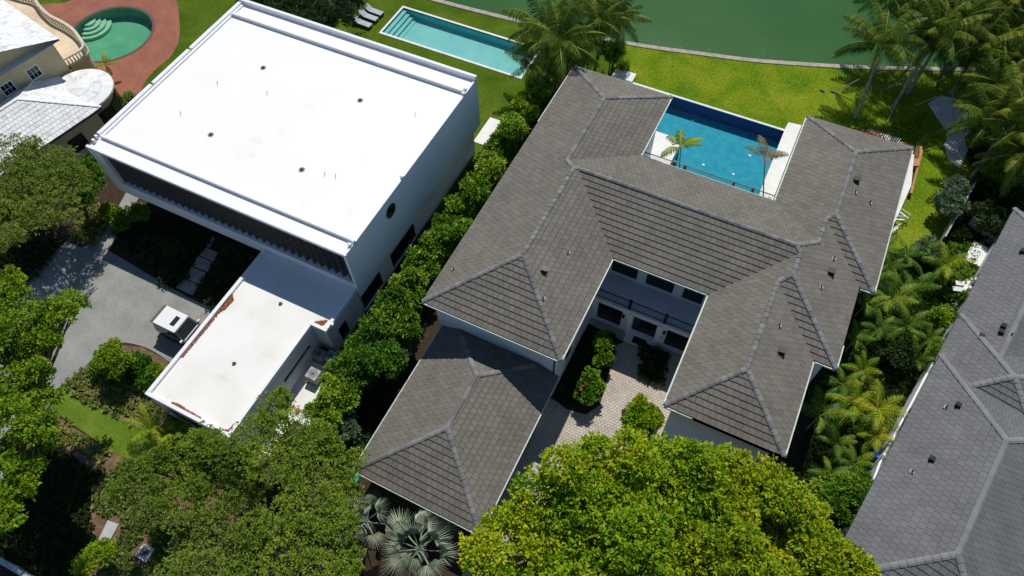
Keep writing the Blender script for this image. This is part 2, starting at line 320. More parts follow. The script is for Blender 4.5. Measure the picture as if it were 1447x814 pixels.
# ------------------------------------------------------------ hip roofs laid tile by tile
CAMP = np.array([0, 0, CAM_H])
def clip(poly, n, c):
    """keep n.p<=c"""
    out = []
    for i in range(len(poly)):
        a, b = poly[i], poly[(i + 1) % len(poly)]
        da = n[0] * a[0] + n[1] * a[1] - c; db = n[0] * b[0] + n[1] * b[1] - c
        if da <= 1e-9: out.append(a)
        if (da < -1e-9 and db > 1e-9) or (da > 1e-9 and db < -1e-9):
            t = da / (da - db); out.append((a[0] + t * (b[0] - a[0]), a[1] + t * (b[1] - a[1])))
    return out
def area(q): return 0.5 * sum(q[i][0] * q[(i + 1) % len(q)][1] - q[(i + 1) % len(q)][0] * q[i][1] for i in range(len(q)))
def hip_roof(parent, rects, ze, k, org=(0, 0), rot=0.0, tw=0.40, te=0.38, th=0.055, mat='tile', rmat='ridge', cut=None, view=None,
             gutter=True, n_single=300, rseed=1, ridge_w=0.16, skip_hips=None, ridge_len=0.42, tile_name='roof_tile', fascia=True, n_ridge=300):
    rnd = random.Random(rseed)
    planes = []
    RP = []
    for (x0, x1, y0, y1) in rects:
        ids = []
        for n, c in (((1, 0), x0), ((-1, 0), -x1), ((0, 1), y0), ((0, -1), -y1)):
            key = (n, round(c, 3))
            if key not in planes: planes.append(key)
            ids.append(planes.index(key))
        RP.append(ids)
    def H(x, y):
        best, bi = -1, -1
        for (x0, x1, y0, y1), ids in zip(rects, RP):
            if x < x0 - 1e-7 or x > x1 + 1e-7 or y < y0 - 1e-7 or y > y1 + 1e-7: continue
            ds = (x - x0, x1 - x, y - y0, y1 - y); m = min(ds)
            if m > best + 1e-9: best = m; bi = ids[ds.index(m)]
        return best, bi
    def inside(x, y):
        if cut and not all(a * x + b * y <= c + 1e-9 for a, b, c in cut): return False
        return H(x, y)[0] >= 0
    def pd(i, x, y): (n, c) = planes[i]; return n[0] * x + n[1] * y - c
    lines = set()
    for i in range(len(planes)):
        n, c = planes[i]; lines.add((abs(n[0]), abs(n[1]), round(c * (n[0] + n[1]), 4)))
        for j in range(i):
            n2, c2 = planes[j]; a, b, d = n[0] - n2[0], n[1] - n2[1], c - c2
            if a == 0 and b == 0: continue
            l = math.hypot(a, b); a /= l; b /= l; d /= l
            if a < -1e-9 or (abs(a) < 1e-9 and b < 0): a, b, d = -a, -b, -d
            lines.add((round(a, 6), round(b, 6), round(d, 4)))
    if cut:
        for a, b, c in cut: lines.add((a, b, c))
    lines = list(lines)
    cr, sr = math.cos(rot), math.sin(rot)
    def wld(x, y): return (org[0] + cr * x - sr * y, org[1] + sr * x + cr * y)
    def split(poly, rel):
        polys = [poly]
        for (a, b, c) in rel:
            nx = []
            for q in polys:
                dv = [a * x + b * y - c for x, y in q]
                if min(dv) > -1e-6 or max(dv) < 1e-6: nx.append(q); continue
                for s in (1, -1):
                    r = clip(q, (a * s, b * s), c * s)
                    if len(r) > 2 and abs(area(r)) > 1e-5: nx.append(r)
            polys = nx
        return polys
    # deck and soffit
    X0 = min(r[0] for r in rects); X1 = max(r[1] for r in rects); Y0 = min(r[2] for r in rects); Y1 = max(r[3] for r in rects)
    deck = MB(); sof = MB()
    for q in split([(X0, Y0), (X1, Y0), (X1, Y1), (X0, Y1)], lines):
        cx = sum(p[0] for p in q) / len(q); cy = sum(p[1] for p in q) / len(q)
        if not inside(cx, cy): continue
        _, bi = H(cx, cy)
        deck.add([(*wld(x, y), ze + k * pd(bi, x, y) - 0.012) for x, y in q], [tuple(range(len(q)))])
        sof.add([(*wld(x, y), ze - 0.13) for x, y in q][::-1], [tuple(range(len(q)))])
    deck.build('roof_deck', M['deck'], parent); sof.build('soffit', M['whitewall'], parent)
    # tiles
    full = []; frag = MB()
    for i, (n, c) in enumerate(planes):
        t = (n[1], -n[0])
        # frame: s along t, d along n ; origin n*c
        s_vals = [X0 * t[0], X1 * t[0], Y0 * t[1], Y1 * t[1]]
        smin = min(X0 * t[0], X1 * t[0]) + min(Y0 * t[1], Y1 * t[1]); smax = max(X0 * t[0], X1 * t[0]) + max(Y0 * t[1], Y1 * t[1])
        dmax = max((min(r[1] - r[0], r[3] - r[2]) / 2 for r in rects)) + 0.01
        j = 0
        while j * te < dmax:
            off = 0.5 * tw * (j % 2) + rnd.uniform(-0.02, 0.02)
            i0 = int((smin - off) // tw) - 1; i1 = int((smax - off) // tw) + 2
            d0, d1 = j * te, (j + 1) * te
            if j == 0: d0 = -0.03
            for ii in range(i0, i1):
                s0, s1 = ii * tw + off + 0.009, (ii + 1) * tw + off - 0.009
                pts = [(n[0] * (c + d) + t[0] * s, n[1] * (c + d) + t[1] * s) for s, d in ((s0, max(d0, 0)), (s1, max(d0, 0)), (s1, d1), (s0, d1), ((s0 + s1) / 2, (d0 + d1) / 2))]
                st = [inside(*p) and abs(H(*p)[0] - pd(i, *p)) < 1e-6 for p in pts]
                mid = ((s0 + s1) / 2, (d0 + d1) / 2)
                hgt = lambda d: ze + k * d + 0.012 + th * (1 - (d - d0) / (d1 - d0)) 
                if all(st):
                    if d0 < 0: pts[0] = (n[0] * (c + d0) + t[0] * s0, n[1] * (c + d0) + t[1] * s0)
                    else: pts[0] = (n[0] * (c + d0) + t[0] * s0, n[1] * (c + d0) + t[1] * s0)
                    full.append((i, pts[0], d0, d1 - d0))
                else:
                    q = pts[:4]
                    if d0 < 0 and not any(st) : pass
                    rel = [L for L in lines if (lambda v: min(v) < -1e-6 and max(v) > 1e-6)([L[0] * x + L[1] * y - L[2] for x, y in q])]
                    frag.tint = rnd.random()
                    for r in split(q, rel):
                        cx = sum(p[0] for p in r) / len(r); cy = sum(p[1] for p in r) / len(r)
                        if not inside(cx, cy) or abs(H(cx, cy)[0] - pd(i, cx, cy)) > 1e-6: continue
                        if area(r) < 0: r = r[::-1]
                        nn = len(r)
                        top = [(*wld(x, y), hgt(pd(i, x, y))) for x, y in r]; bot = [(*wld(x, y), ze + k * pd(i, x, y) - 0.01) for x, y in r]
                        frag.add(top + bot, [tuple(range(nn))] + [(nn + a, nn + (a + 1) % nn, (a + 1) % nn, a) for a in range(nn)])
            j += 1
    # full tiles: the ones that look largest become single parts
    def tile_mesh(dl, extra=0.0):
        m = MB(); w2 = tw - 0.018
        up = lambda y, f: k * y + 0.012 + th * (1 - f)
        m.add([(0, 0, up(0, 0)), (w2, 0, up(0, 0)), (w2, dl, up(dl, 1)), (0, dl, up(dl, 1)), (0, 0, -0.01), (w2, 0, -0.01), (w2, dl, k * dl - 0.01), (0, dl, k * dl - 0.01)],
              [(0, 1, 2, 3), (4, 5, 1, 0), (5, 6, 2, 1), (6, 7, 3, 2), (7, 4, 0, 3)])
        return m
    def score(f):
        x, y = wld(*f[1]); z = ze + k * f[2]
        v = CW @ np.array([x, y, z - CAM_H]); px = 723.5 - FPX * v[0] / v[2]; py = 407 + FPX * v[1] / v[2]
        n, c = planes[f[0]]; nw = np.array([-(k) * (cr * n[0] - sr * n[1]), -(k) * (sr * n[0] + cr * n[1]), 1.0]); nw /= np.linalg.norm(nw)
        vis = 0 <= px <= 1447 and 0 <= py <= 814
        dv = np.array([x, y, z - CAM_H]); L = np.linalg.norm(dv)
        return (-1 if not vis else 0) + max(0, -(nw @ dv) / L) / (v[2] ** 2)
    full.sort(key=score, reverse=True)
    meshes = {}
    for q, (i, p, d0, dl) in enumerate(full):
        n, c = planes[i]
        # local x along t must keep right-handed with y along n: t = (n rotated -90)
        ang = math.atan2(n[1], n[0]) - PI / 2 + rot
        x, y = p; x, y = wld(x, y)
        z = ze + k * d0
        if q < n_single:
            key = round(dl, 3)
            if key not in meshes: meshes[key] = tile_mesh(dl).mesh(tile_name, M[mat])
            jz = rnd.uniform(-0.004, 0.006)
            tx, ty = -math.sin(ang + PI / 2), 0
            link(tile_name, meshes[key], parent, loc=(x, y, z + jz), rot=(0, 0, ang))
        else:
            m = tile_mesh(dl); ca, sa = math.cos(ang), math.sin(ang); frag.tint = rnd.random(); jz = rnd.uniform(-0.004, 0.006)
            frag.add([(x + ca * a - sa * b, y + sa * a + ca * b, z + h + jz) for a, b, h in m.v], m.f)
    if frag.v: frag.build('roof_tiles', M[mat], parent, kind='stuff')
    # hips and ridges
    rm = None; nr = 0; rest = MB()
    for (a, b, c) in lines:
        d = (-b, a); p0 = (a * c, b * c)
        run = None; step = 0.04; Lm = 90
        for q in range(int(2 * Lm / step)):
            s = -Lm + q * step; x, y = p0[0] + d[0] * s, p0[1] + d[1] * s
            ok = False
            if X0 - .1 < x < X1 + .1 and Y0 - .1 < y < Y1 + .1:
                e = 0.02; xa, ya, xb, yb = x + a * e, y + b * e, x - a * e, y - b * e
                if inside(xa, ya) and inside(xb, yb):
                    h0, ha, hb = H(x, y)[0], H(xa, ya), H(xb, yb)
                    ok = ha[1] != hb[1] and h0 > (ha[0] + hb[0]) / 2 + 0.004
            if ok and run is None: run = s
            if not ok and run is not None:
                if s - run > 0.3:
                    e0, e1 = run - 0.02, s - 0.02
                    A = (p0[0] + d[0] * e0, p0[1] + d[1] * e0); B = (p0[0] + d[0] * e1, p0[1] + d[1] * e1)
                    if H(*A)[0] > H(*B)[0]: A, B = B, A
                    hA, hB = H(*A)[0], H(*B)[0]
                    A3 = Vector((*wld(*A), ze + k * max(hA, 0))); B3 = Vector((*wld(*B), ze + k * max(hB, 0)))
                    L = (B3 - A3).length; nn = max(1, round(L / ridge_len)); dr = (B3 - A3) / nn; l1 = dr.length
                    hip = abs(abs(a) - abs(b)) < 0.01
                    drop = k * ridge_w * (0.7071 if hip else 1.0)
                    me = MB(); wv = ridge_w; lo, hi = 0.085, 0.055
                    for (yy, h) in ((0, lo), (l1 * 1.06, hi)):
                        me.v += [(-wv, yy, h - drop - 0.03), (-wv * .9, yy, h - drop + 0.035), (-wv * .3, yy, h + 0.03), (wv * .3, yy, h + 0.03), (wv * .9, yy, h - drop + 0.035), (wv, yy, h - drop - 0.03)]
                    for g in range(5): me.face([g, g + 6 + 0, g + 7, g + 1][::-1])
                    me.face([5, 4, 3, 2, 1, 0][::-1])
                    mm = me.mesh('ridge_tile', M[rmat])
                    yaw = math.atan2(dr.y, dr.x) - PI / 2; pit = math.atan2(dr.z, math.hypot(dr.x, dr.y))
                    for g in range(nn):
                        pp = A3 + dr * g
                        link('ridge_tile', mm, parent, loc=tuple(pp + Vector((0, 0, rnd.uniform(-.006, .006)))), rot=(pit, 0, yaw + rnd.uniform(-.02, .02))); nr += 1
                run = None
    # eaves: fascia and gutter along the outline
    if fascia:
        segs = []
        for (x0, x1, y0, y1) in rects:
            for (ax, ay, bx, by, nx, ny) in ((x0, y0, x1, y0, 0, -1), (x1, y0, x1, y1, 1, 0), (x1, y1, x0, y1, 0, 1), (x0, y1, x0, y0, -1, 0)):
                L = math.hypot(bx - ax, by - ay); st = 0.05; run = None; K = int(L / st)
                for q in range(K + 2):
                    s = min(q * st, L) if q <= K else L + 1
                    ok = False
                    if s <= L:
                        x = ax + (bx - ax) * s / L; y = ay + (by - ay) * s / L
                        ok = not inside(x + nx * 0.02, y + ny * 0.02) and inside(x - nx * 0.02, y - ny * 0.02) or (s in (0, L) and run is not None)
                        if cut and not all(a * x + b * y <= c - 0.01 for a, b, c in cut): ok = False
                    if ok and run is None: run = s
                    if not ok and run is not None:
                        e = min(s - st, L) if s <= L else L
                        if e - run > 0.2:
                            key = (round(ax + (bx - ax) * run / L, 1), round(ay + (by - ay) * run / L, 1), nx, ny)
                            if key not in [g[0] for g in segs]:
                                segs.append((key, (ax + (bx - ax) * run / L, ay + (by - ay) * run / L), (ax + (bx - ax) * e / L, ay + (by - ay) * e / L), (nx, ny)))
                        run = None
        for key, A, B, nn in segs:
            L = math.hypot(B[0] - A[0], B[1] - A[1]); tx, ty = (B[0] - A[0]) / L, (B[1] - A[1]) / L
            def strip(o0, o1, z0, z1, ex0=0.0, ex1=0.0):
                return MB().prism([wld(A[0] - tx * ex0 + nn[0] * o, A[1] - ty * ex0 + nn[1] * o) if e == 0 else wld(B[0] + tx * ex1 + nn[0] * o, B[1] + ty * ex1 + nn[1] * o)
                                   for e, o in ((0, o0), (1, o0), (1, o1), (0, o1))], z0, z1)
            strip(-0.03, 0.004, ze - 0.24, ze - 0.005, -0.004, -0.004).build('fascia', M['fascia'], parent)
            if gutter:
                strip(0.008, 0.12, ze - 0.13, ze - 0.015, 0.0, 0.0).build('gutter', M['gutter'], parent)
    return H

# ------------------------------------------------------------ walls with openings
def walls(parent, poly, z0, z1, mat, ops={}, name='wall', depth=0.16):
    """poly counter-clockwise; ops[edge] = [(s0, s1, za, zb, panes)] cut as real openings with frame and glass"""
    n = len(poly)
    if sum(poly[i][0] * poly[(i + 1) % n][1] - poly[(i + 1) % n][0] * poly[i][1] for i in range(n)) < 0: raise ValueError('cw')
    for i in range(n):
        A, B = poly[i], poly[(i + 1) % n]; L = math.hypot(B[0] - A[0], B[1] - A[1]); t = ((B[0] - A[0]) / L, (B[1] - A[1]) / L); inn = (-t[1], t[0])
        P3 = lambda s, z, d=0: (A[0] + t[0] * s + inn[0] * d, A[1] + t[1] * s + inn[1] * d, z)
        op = ops.get(i, []); ss = sorted({0, L, *[o[0] for o in op], *[o[1] for o in op]}); zs = sorted({z0, z1, *[o[2] for o in op], *[o[3] for o in op]})
        m = MB()
        for a, b in zip(ss, ss[1:]):
            for c, d in zip(zs, zs[1:]):
                if any(o[0] <= (a + b) / 2 <= o[1] and o[2] <= (c + d) / 2 <= o[3] for o in op): continue
                m.add([P3(a, c), P3(b, c), P3(b, d), P3(a, d)], [(0, 1, 2, 3)])
        for (a, b, c, d, k) in op:
            m.add([P3(a, c), P3(b, c), P3(b, d), P3(a, d), P3(a, c, depth), P3(b, c, depth), P3(b, d, depth), P3(a, d, depth)],
                  [(0, 4, 5, 1), (1, 5, 6, 2), (2, 6, 7, 3), (3, 7, 4, 0)])
            f = MB(); fw = 0.05
            def bar(a0, b0, c0, d0):
                f.add([P3(a0, c0, depth - .05), P3(b0, c0, depth - .05), P3(b0, d0, depth - .05), P3(a0, d0, depth - .05), P3(a0, c0, depth), P3(b0, c0, depth), P3(b0, d0, depth), P3(a0, d0, depth)],
                      [(0, 1, 2, 3), (1, 0, 4, 5), (2, 1, 5, 6), (3, 2, 6, 7), (0, 3, 7, 4)])
            bar(a, b, c, c + fw); bar(a, b, d - fw, d); bar(a, a + fw, c + fw, d - fw); bar(b - fw, b, c + fw, d - fw)
            for q in range(1, k): x = a + (b - a) * q / k; bar(x - fw / 2, x + fw / 2, c + fw, d - fw)
            wo = f.build('window', M['frame'], parent)
            g = MB(); g.add([P3(a, c, depth - .01), P3(b, c, depth - .01), P3(b, d, depth - .01), P3(a, d, depth - .01)], [(0, 1, 2, 3)])
            g.build('pane', M['glass'], wo)
        m.build(name, mat, parent)

# ------------------------------------------------------------ ground, lake, lawns
def sheet(name, poly, z, mat, thick=0.0, **k):
    m = MB()
    if thick: m.prism(poly, z - thick, z)
    else: m.sheet(poly, z)
    return m.build(name, M[mat], None, kind='structure', **k)
def curve(pts, n=8, closed=False):
    P = [Vector((*p, 0)) for p in pts]; out = []
    N_ = len(P); rng = range(N_) if closed else range(N_ - 1)
    for i in rng:
        p0 = P[(i - 1) % N_] if closed or i > 0 else P[0]; p1 = P[i]; p2 = P[(i + 1) % N_]; p3 = P[(i + 2) % N_] if closed or i + 2 < N_ else P[-1]
        for k in range(n):
            t = k / n
            q = 0.5 * ((2 * p1) + (-p0 + p2) * t + (2 * p0 - 5 * p1 + 4 * p2 - p3) * t * t + (-p0 + 3 * p1 - 3 * p2 + p3) * t ** 3)
            out.append((q.x, q.y))
    if not closed: out.append((P[-1].x, P[-1].y))
    return out
shore = [(-300, 30), (-120, 49), (-70, 53.0)] + curve([(-48, 54.0), (-37.4, 54.16), (-31, 54.5), (-25.4, 55.0), (-15.8, 56.3), (-8.7, 57.9), (-3.3, 59.3), (5.7, 62.5), (13.3, 65.8), (24, 70.5)], 6) + [(60, 88), (300, 200)]
# holes for the pools: the ground is laid as a sheet south of the shore, with pool basins sunk through it
POOLS = [(-39.45, -23.75, 47.55, 51.9), (-13.75, 0.72, 39.6, 51.2)]
pc = (-64.55, 35.75); pr = 4.15
def ground():
    xs = sorted({-300, -120, -70, 60, 300, pc[0] - 4.6, pc[0] + 4.6, *[v for p in POOLS for v in p[:2]], *[p[0] for p in shore]})
    ys = sorted({-200, *[v for p in POOLS for v in p[2:]], pc[1] - 4.6, pc[1] + 4.6})
    def sh(x):
        for a, b in zip(shore, shore[1:]):
            if a[0] <= x <= b[0]: return a[1] + (b[1] - a[1]) * (x - a[0]) / (b[0] - a[0])
    m = MB(); z = -0.02
    for a, b in zip(xs, xs[1:]):
        if b - a < 1e-6: continue
        mx = (a + b) / 2
        yy = [y for y in ys if y < min(sh(a), sh(b)) - 0.1]
        for c, d in zip(yy, yy[1:]):
            my = (c + d) / 2
            if any(p[0] < mx < p[1] and p[2] < my < p[3] for p in POOLS): continue
            if abs(mx - pc[0]) < 4.6 and abs(my - pc[1]) < 4.6: continue
            m.add([(a, c, z), (b, c, z), (b, d, z), (a, d, z)], [(0, 1, 2, 3)])
        if any(p[0] < mx < p[1] and p[2] < yy[-1] + .01 < p[3] for p in POOLS): continue
        m.add([(a, yy[-1], z), (b, yy[-1], z), (b, sh(b), z), (a, sh(a), z)], [(0, 1, 2, 3)])
    m.build('ground', M['mulch'], None, kind='structure')
    return sh
shf = ground()
sheet('lake', shore + [(300, 900), (-300, 900)], -0.55, 'lake')
sw = MB()
for a, b in zip(shore, shore[1:]):
    L = math.hypot(b[0] - a[0], b[1] - a[1]); n = ((-(b[1] - a[1])) / L, (b[0] - a[0]) / L)
    sw.add([(a[0] - n[0] * .08, a[1] - n[1] * .08, .06), (b[0] - n[0] * .08, b[1] - n[1] * .08, .06), (b[0] + n[0] * .42, b[1] + n[1] * .42, .06), (a[0] + n[0] * .42, a[1] + n[1] * .42, .06),
            (a[0] - n[0] * .08, a[1] - n[1] * .08, -2), (b[0] - n[0] * .08, b[1] - n[1] * .08, -2), (b[0] + n[0] * .42, b[1] + n[1] * .42, -2), (a[0] + n[0] * .42, a[1] + n[1] * .42, -2)],
           [(0, 1, 2, 3), (3, 2, 6, 7), (1, 0, 4, 5)])
sw.build('seawall', M['concrete'], None, kind='structure')
rk = MB(); rnd = random.Random(5)       # shallow stones at the foot of the sea wall
for q in range(520):
    x = rnd.uniform(-40, 22); y = shf(x) + 0.45 + abs(rnd.gauss(0, .9)); r = rnd.uniform(.05, .16)
    rk.rbox(x, y, r * 2, r * 1.5, -0.9, -0.56 + rnd.uniform(-.06, .035), rnd.uniform(0, 3))
rk.build('shore_stones', flat('wet stone', (0.05, 0.075, 0.035), rough=0.6), None, kind='stuff')

def strip_to_shore(x0, x1, ylow, name, mat, z=-0.012, holes=()):
    xs = sorted({x0, x1, *[p[0] for p in shore if x0 < p[0] < x1], *[v for h in holes for v in h[:2] if x0 < v < x1]}); m = MB()
    for a, b in zip(xs, xs[1:]):
        mx = (a + b) / 2; hs = [h for h in holes if h[0] < mx < h[1]]
        y = ylow
        for h in hs:
            if h[2] > y: m.add([(a, y, z), (b, y, z), (b, h[2], z), (a, h[2], z)], [(0, 1, 2, 3)])
            y = h[3]
        m.add([(a, y, z), (b, y, z), (b, shf(b) - .07, z), (a, shf(a) - .07, z)], [(0, 1, 2, 3)])
    return m.build(name, M[mat], None, kind='structure')
strip_to_shore(-16.3, 26.0, 30.0, 'lawn', 'grass', holes=[POOLS[1]])
strip_to_shore(-52.0, -16.3, 30.0, 'lawn', 'grass2', holes=[POOLS[0]])
strip_to_shore(-110.0, -52.0, 24.0, 'lawn', 'grass2', holes=[(pc[0] - 4.6, pc[0] + 4.6, pc[1] - 4.6, pc[1] + 4.6)])
sheet('lawn', [at(70, 576), at(95, 546), at(150, 583), at(205, 610), at(222, 640), at(215, 662), at(160, 640)], -0.002, 'grass3')
sheet('lawn', [at(1262, 560), at(1300, 500), at(1335, 480), at(1310, 560), at(1275, 620), at(1250, 600)], 0.0, 'grass2')
sheet('driveway', [at(152, 322), at(163, 300), at(178, 272), at(196, 280), at(172, 320), at(158, 345), at(150, 352), at(205, 385), at(262, 418), at(300, 436), at(345, 470), (-30.0, 14.8), (-30.0, 7.0)] +
      curve([at(262, 530), at(232, 506), at(200, 489), at(160, 486), at(120, 518), at(85, 556), at(66, 577)], 5) + [at(0, 700), at(-60, 640), at(0, 500), at(35, 395), at(94, 340), at(116, 350), at(140, 336)], 0.006, 'asphalt')
# the courtyard: one paved floor between the wings and down past the garage
sheet('courtyard', [(-16.2, 27.0), (-16.2, 19.0), (-7.4, 19.0), (-7.4, 4.0), at(700, 800), at(742, 745), at(808, 678), at(880, 634), at(960, 640), (2.5, 18.0), (2.5, 27.0)], 0.004, 'courtpaver')
sheet('planting_bed', [at(870, 488), (-4.3, 25.3), (-7.3, 25.6), (-7.3, 18.9), at(775, 558), at(800, 578), at(828, 586), at(848, 572), at(860, 530)], 0.02, 'mulch', thick=0.06)
sheet('planting_bed', [at(940, 590), at(925, 617), at(880, 612), at(878, 580), at(905, 562), at(930, 575)], 0.02, 'mulch', thick=0.06)
sheet('mulch_bed', [at(130, 680), at(215, 640), at(330, 700), at(330, 860), at(120, 860)], 0.0, 'redmulch')
sheet('mulch_bed', [at(66, 580), at(160, 640), at(215, 664), at(215, 690), at(150, 700), at(110, 650), at(60, 600)], 0.01, 'redmulch')
sheet('mulch_bed', [at(85, 546), at(120, 518), at(160, 487), at(200, 490), at(238, 510), at(225, 560), at(236, 600), at(206, 610), at(150, 583), at(95, 545.5)][::-1], 0.008, 'redmulch')
sheet('mulch_bed', [at(95, 338), at(112, 300), at(140, 285), at(150, 302), at(152, 322), at(136, 352)], 0.0, 'redmulch')
sheet('mulch_bed', [at(180, 290), at(200, 285), at(208, 300), at(190, 330), at(176, 318)], 0.0, 'redmulch')
sheet('soil_strip', [at(1384, 250), at(1336, 334), at(1300, 400), at(1290, 480), at(1447, 480), at(1560, 300), at(1560, 120), at(1400, 90), at(1378, 132), at(1380, 180), at(1364, 222)], -0.006, 'mulch')
sheet('side_yard', [(-22.9, 9.5), (-21.6, 9.5), (-21.6, 15.0), (-24.4, 15.0), (-24.4, 6.2), (-22.9, 6.2)], 0.02, 'palestone', thick=0.08)
sheet('gravel_patch', [at(x, y) for x, y in ((1311, 146), (1330, 135), (1355, 140), (1375, 160), (1376, 180), (1362, 195), (1368, 212), (1356, 238), (1340, 226), (1334, 205), (1340, 188), (1326, 170))], 0.006, 'sand')
brick = curve([at(40, 20), at(95, 3), at(130, -12), at(235, -16), at(254, 40), at(244, 76), at(218, 100), at(203, 120), at(186, 160), at(150, 175), at(60, 150)], 6, closed=True)
bp = MB(); nb = len(brick); hole = [(pc[0] + pr * math.cos(t), pc[1] + pr * math.sin(t)) for t in np.linspace(0, 2 * PI, 49)[:-1]]
# ring between the round pool and the outline of the patio
def outer_hit(t):
    dx, dy = math.cos(t), math.sin(t); best = None
    for i in range(nb):
        a, b = brick[i], brick[(i + 1) % nb]; ex, ey = b[0] - a[0], b[1] - a[1]; den = dx * ey - dy * ex
        if abs(den) < 1e-9: continue
        s = ((a[0] - pc[0]) * ey - (a[1] - pc[1]) * ex) / den; u = ((a[0] - pc[0]) * dy - (a[1] - pc[1]) * dx) / den
        if s > 0 and -1e-9 <= u <= 1 + 1e-9: best = s if best is None else max(best, s)
    return (pc[0] + dx * (best or 10), pc[1] + dy * (best or 10))
ts = np.linspace(0, 2 * PI, 145)[:-1]; nn = len(ts)
inner = [(pc[0] + pr * math.cos(t), pc[1] + pr * math.sin(t)) for t in ts]; outer = [outer_hit(t) for t in ts]
bp.add([(*p, 0.01) for p in inner] + [(*p, 0.01) for p in outer], [(i, nn + i, nn + (i + 1) % nn, (i + 1) % nn) for i in range(nn)])
bp.build('brick_patio', M['brickpatio'], None, kind='structure')
# mulch border slots around entry walk of the white house: concrete slabs
for k, (a, b, c, d) in enumerate([((350, 440), (470, 495), (520, 425), (410, 380)), ((416, 373), (526, 417), (572, 338), (458, 292)), ((464, 284), (577, 328), (612, 262), (512, 214)), ((517, 206), (620, 254), (650, 190), (560, 150)), ((566, 143), (590, 152), (630, 85), (605, 75))]):
    q = [at(180 + x / 5.0875, 320 + y / 5.0875) for x, y in (a, b, c, d)]
    o = MB().prism(q, -0.02, 0.05).build('walkway_slab', M['asphalt'] if 0 else M['concrete'], None, kind='structure')

# ------------------------------------------------------------ pools
def rect_pool(name, label, x0, x1, y0, y1, depth, cop, wall, floor, zt, zw, water='water', copm='coping', steps=0, coping_sides='NSEW', band=None):
    t = thing(name, label, 'swimming pool', ((x0 + x1) / 2, (y0 + y1) / 2, 0))
    m = MB(); m.add([(x0, y0, zt), (x1, y0, zt), (x1, y1, zt), (x0, y1, zt), (x0, y0, -depth), (x1, y0, -depth), (x1, y1, -depth), (x0, y1, -depth)],
                    [(1, 0, 4, 5), (2, 1, 5, 6), (3, 2, 6, 7), (0, 3, 7, 4)])
    m.build('pool_wall', M[wall], t)
    MB().sheet([(x0, y0), (x1, y0), (x1, y1), (x0, y1)], -depth + .004).build('pool_floor', M[floor], t)
    MB().sheet([(x0, y0), (x1, y0), (x1, y1), (x0, y1)], zw).build('water_surface', M[water], t)
    c = cop
    if 'N' in coping_sides: box('coping', M[copm], t, x0 - c, x1 + c, y1, y1 + c, -.1, zt)
    if 'S' in coping_sides: box('coping', M[copm], t, x0 - c, x1 + c, y0 - c, y0, -.1, zt)
    if 'W' in coping_sides: box('coping', M[copm], t, x0 - c, x0, y0 + .001, y1 - .001, -.1, zt)
    if 'E' in coping_sides: box('coping', M[copm], t, x1, x1 + c, y0 + .001, y1 - .001, -.1, zt)
    for k in range(steps):
        box('step', M[floor], t, x0 + k * .42, x0 + (k + 1) * .42 - .003, y0 + .01, y1 - .01, -depth + .01, -0.18 - k * .2)
    if band: box('waterline_tile', M[band], t, x0, x1, y1 - .03, y1 - .004, -0.35, zt - .01)
    return t
rect_pool('lap_pool', 'long pale turquoise lap pool with white coping and steps at its left end', -39.3, -23.8, 47.6, 51.85, 0.85, 0.24, 'aquawall', 'aquaplaster', 0.04, -0.08, steps=4)
gp = rect_pool('swimming_pool', 'deep blue swimming pool between the two rear wings of the grey roofed house', -13.7, 0.70, 39.65, 51.15, 1.25, 0.22, 'navytile', 'blueplaster', 0.12, -0.03, coping_sides='N', band='navytile')
for x, y in ((463, 348), (773, 541), (519, 592), (683, 643)):
    X, Y = at(860 + x / 3.875, 80 + y / 3.875, -1.2); MB().cyl(X, Y, -1.25, -1.2, .13, 10).build('pool_light', M['lamp'], gp)
MB().prism([(0.70, 39.6), (1.9, 39.6), (1.9, 52.3), (0.76, 52.15), (0.70, 51.37)], -.2, 0.30).build('pool_deck', M['palestone'], None, kind='structure')
MB().box(-9.85, -7.12, 39.7, 46.15, -1.22, 0.28).build('pool_deck', M['palestone'], None, kind='structure')
MB().box(-15.75, -13.75, 51.0, 52.2, -.2, 0.42).build('pool_deck', M['palestone'], None, kind='structure')
MB().box(-9.0, 2.4, 36.3, 39.64, -.1, 0.16).build('pool_deck', M['palestone'], None, kind='structure')

rp = thing('round_pool', 'round green water pool with curved white steps set in a red brick patio', 'swimming pool', (*pc, 0))
m = MB(); m.walls([(p[0], p[1]) for p in hole][::-1], -1.2, 0.03); m.build('pool_wall', M['greenplaster'], rp)
MB().sheet(hole, -1.19).build('pool_floor', M['greenplaster'], rp); MB().sheet(hole, -0.22).build('water_surface', M['greenwater'], rp)
m = MB(); o2 = [(pc[0] + (pr + .28) * math.cos(t), pc[1] + (pr + .28) * math.sin(t)) for t in np.linspace(0, 2 * PI, 49)[:-1]]
m.add([(*p, .035) for p in hole] + [(*p, .035) for p in o2], [(i, 48 + i, 48 + (i + 1) % 48, (i + 1) % 48) for i in range(48)]); m.build('coping', flat('dark brick rim', (0.12, 0.07, 0.055)), rp)
sx, sy = at(122, 26); ang0 = math.atan2(sy - pc[1], sx - pc[0])
for k, r in enumerate((.7, 1.15, 1.6, 2.05)):
    cx, cy = pc[0] + pr * .98 * math.cos(ang0), pc[1] + pr * .98 * math.sin(ang0)
    q = [(cx + r * math.cos(t), cy + r * math.sin(t)) for t in np.linspace(ang0 + PI / 2 + .35, ang0 + 3 * PI / 2 - .35, 18)]
    MB().prism(q, -1.18, -0.30 - k * .2).build('step', M['greenstep'], rp)

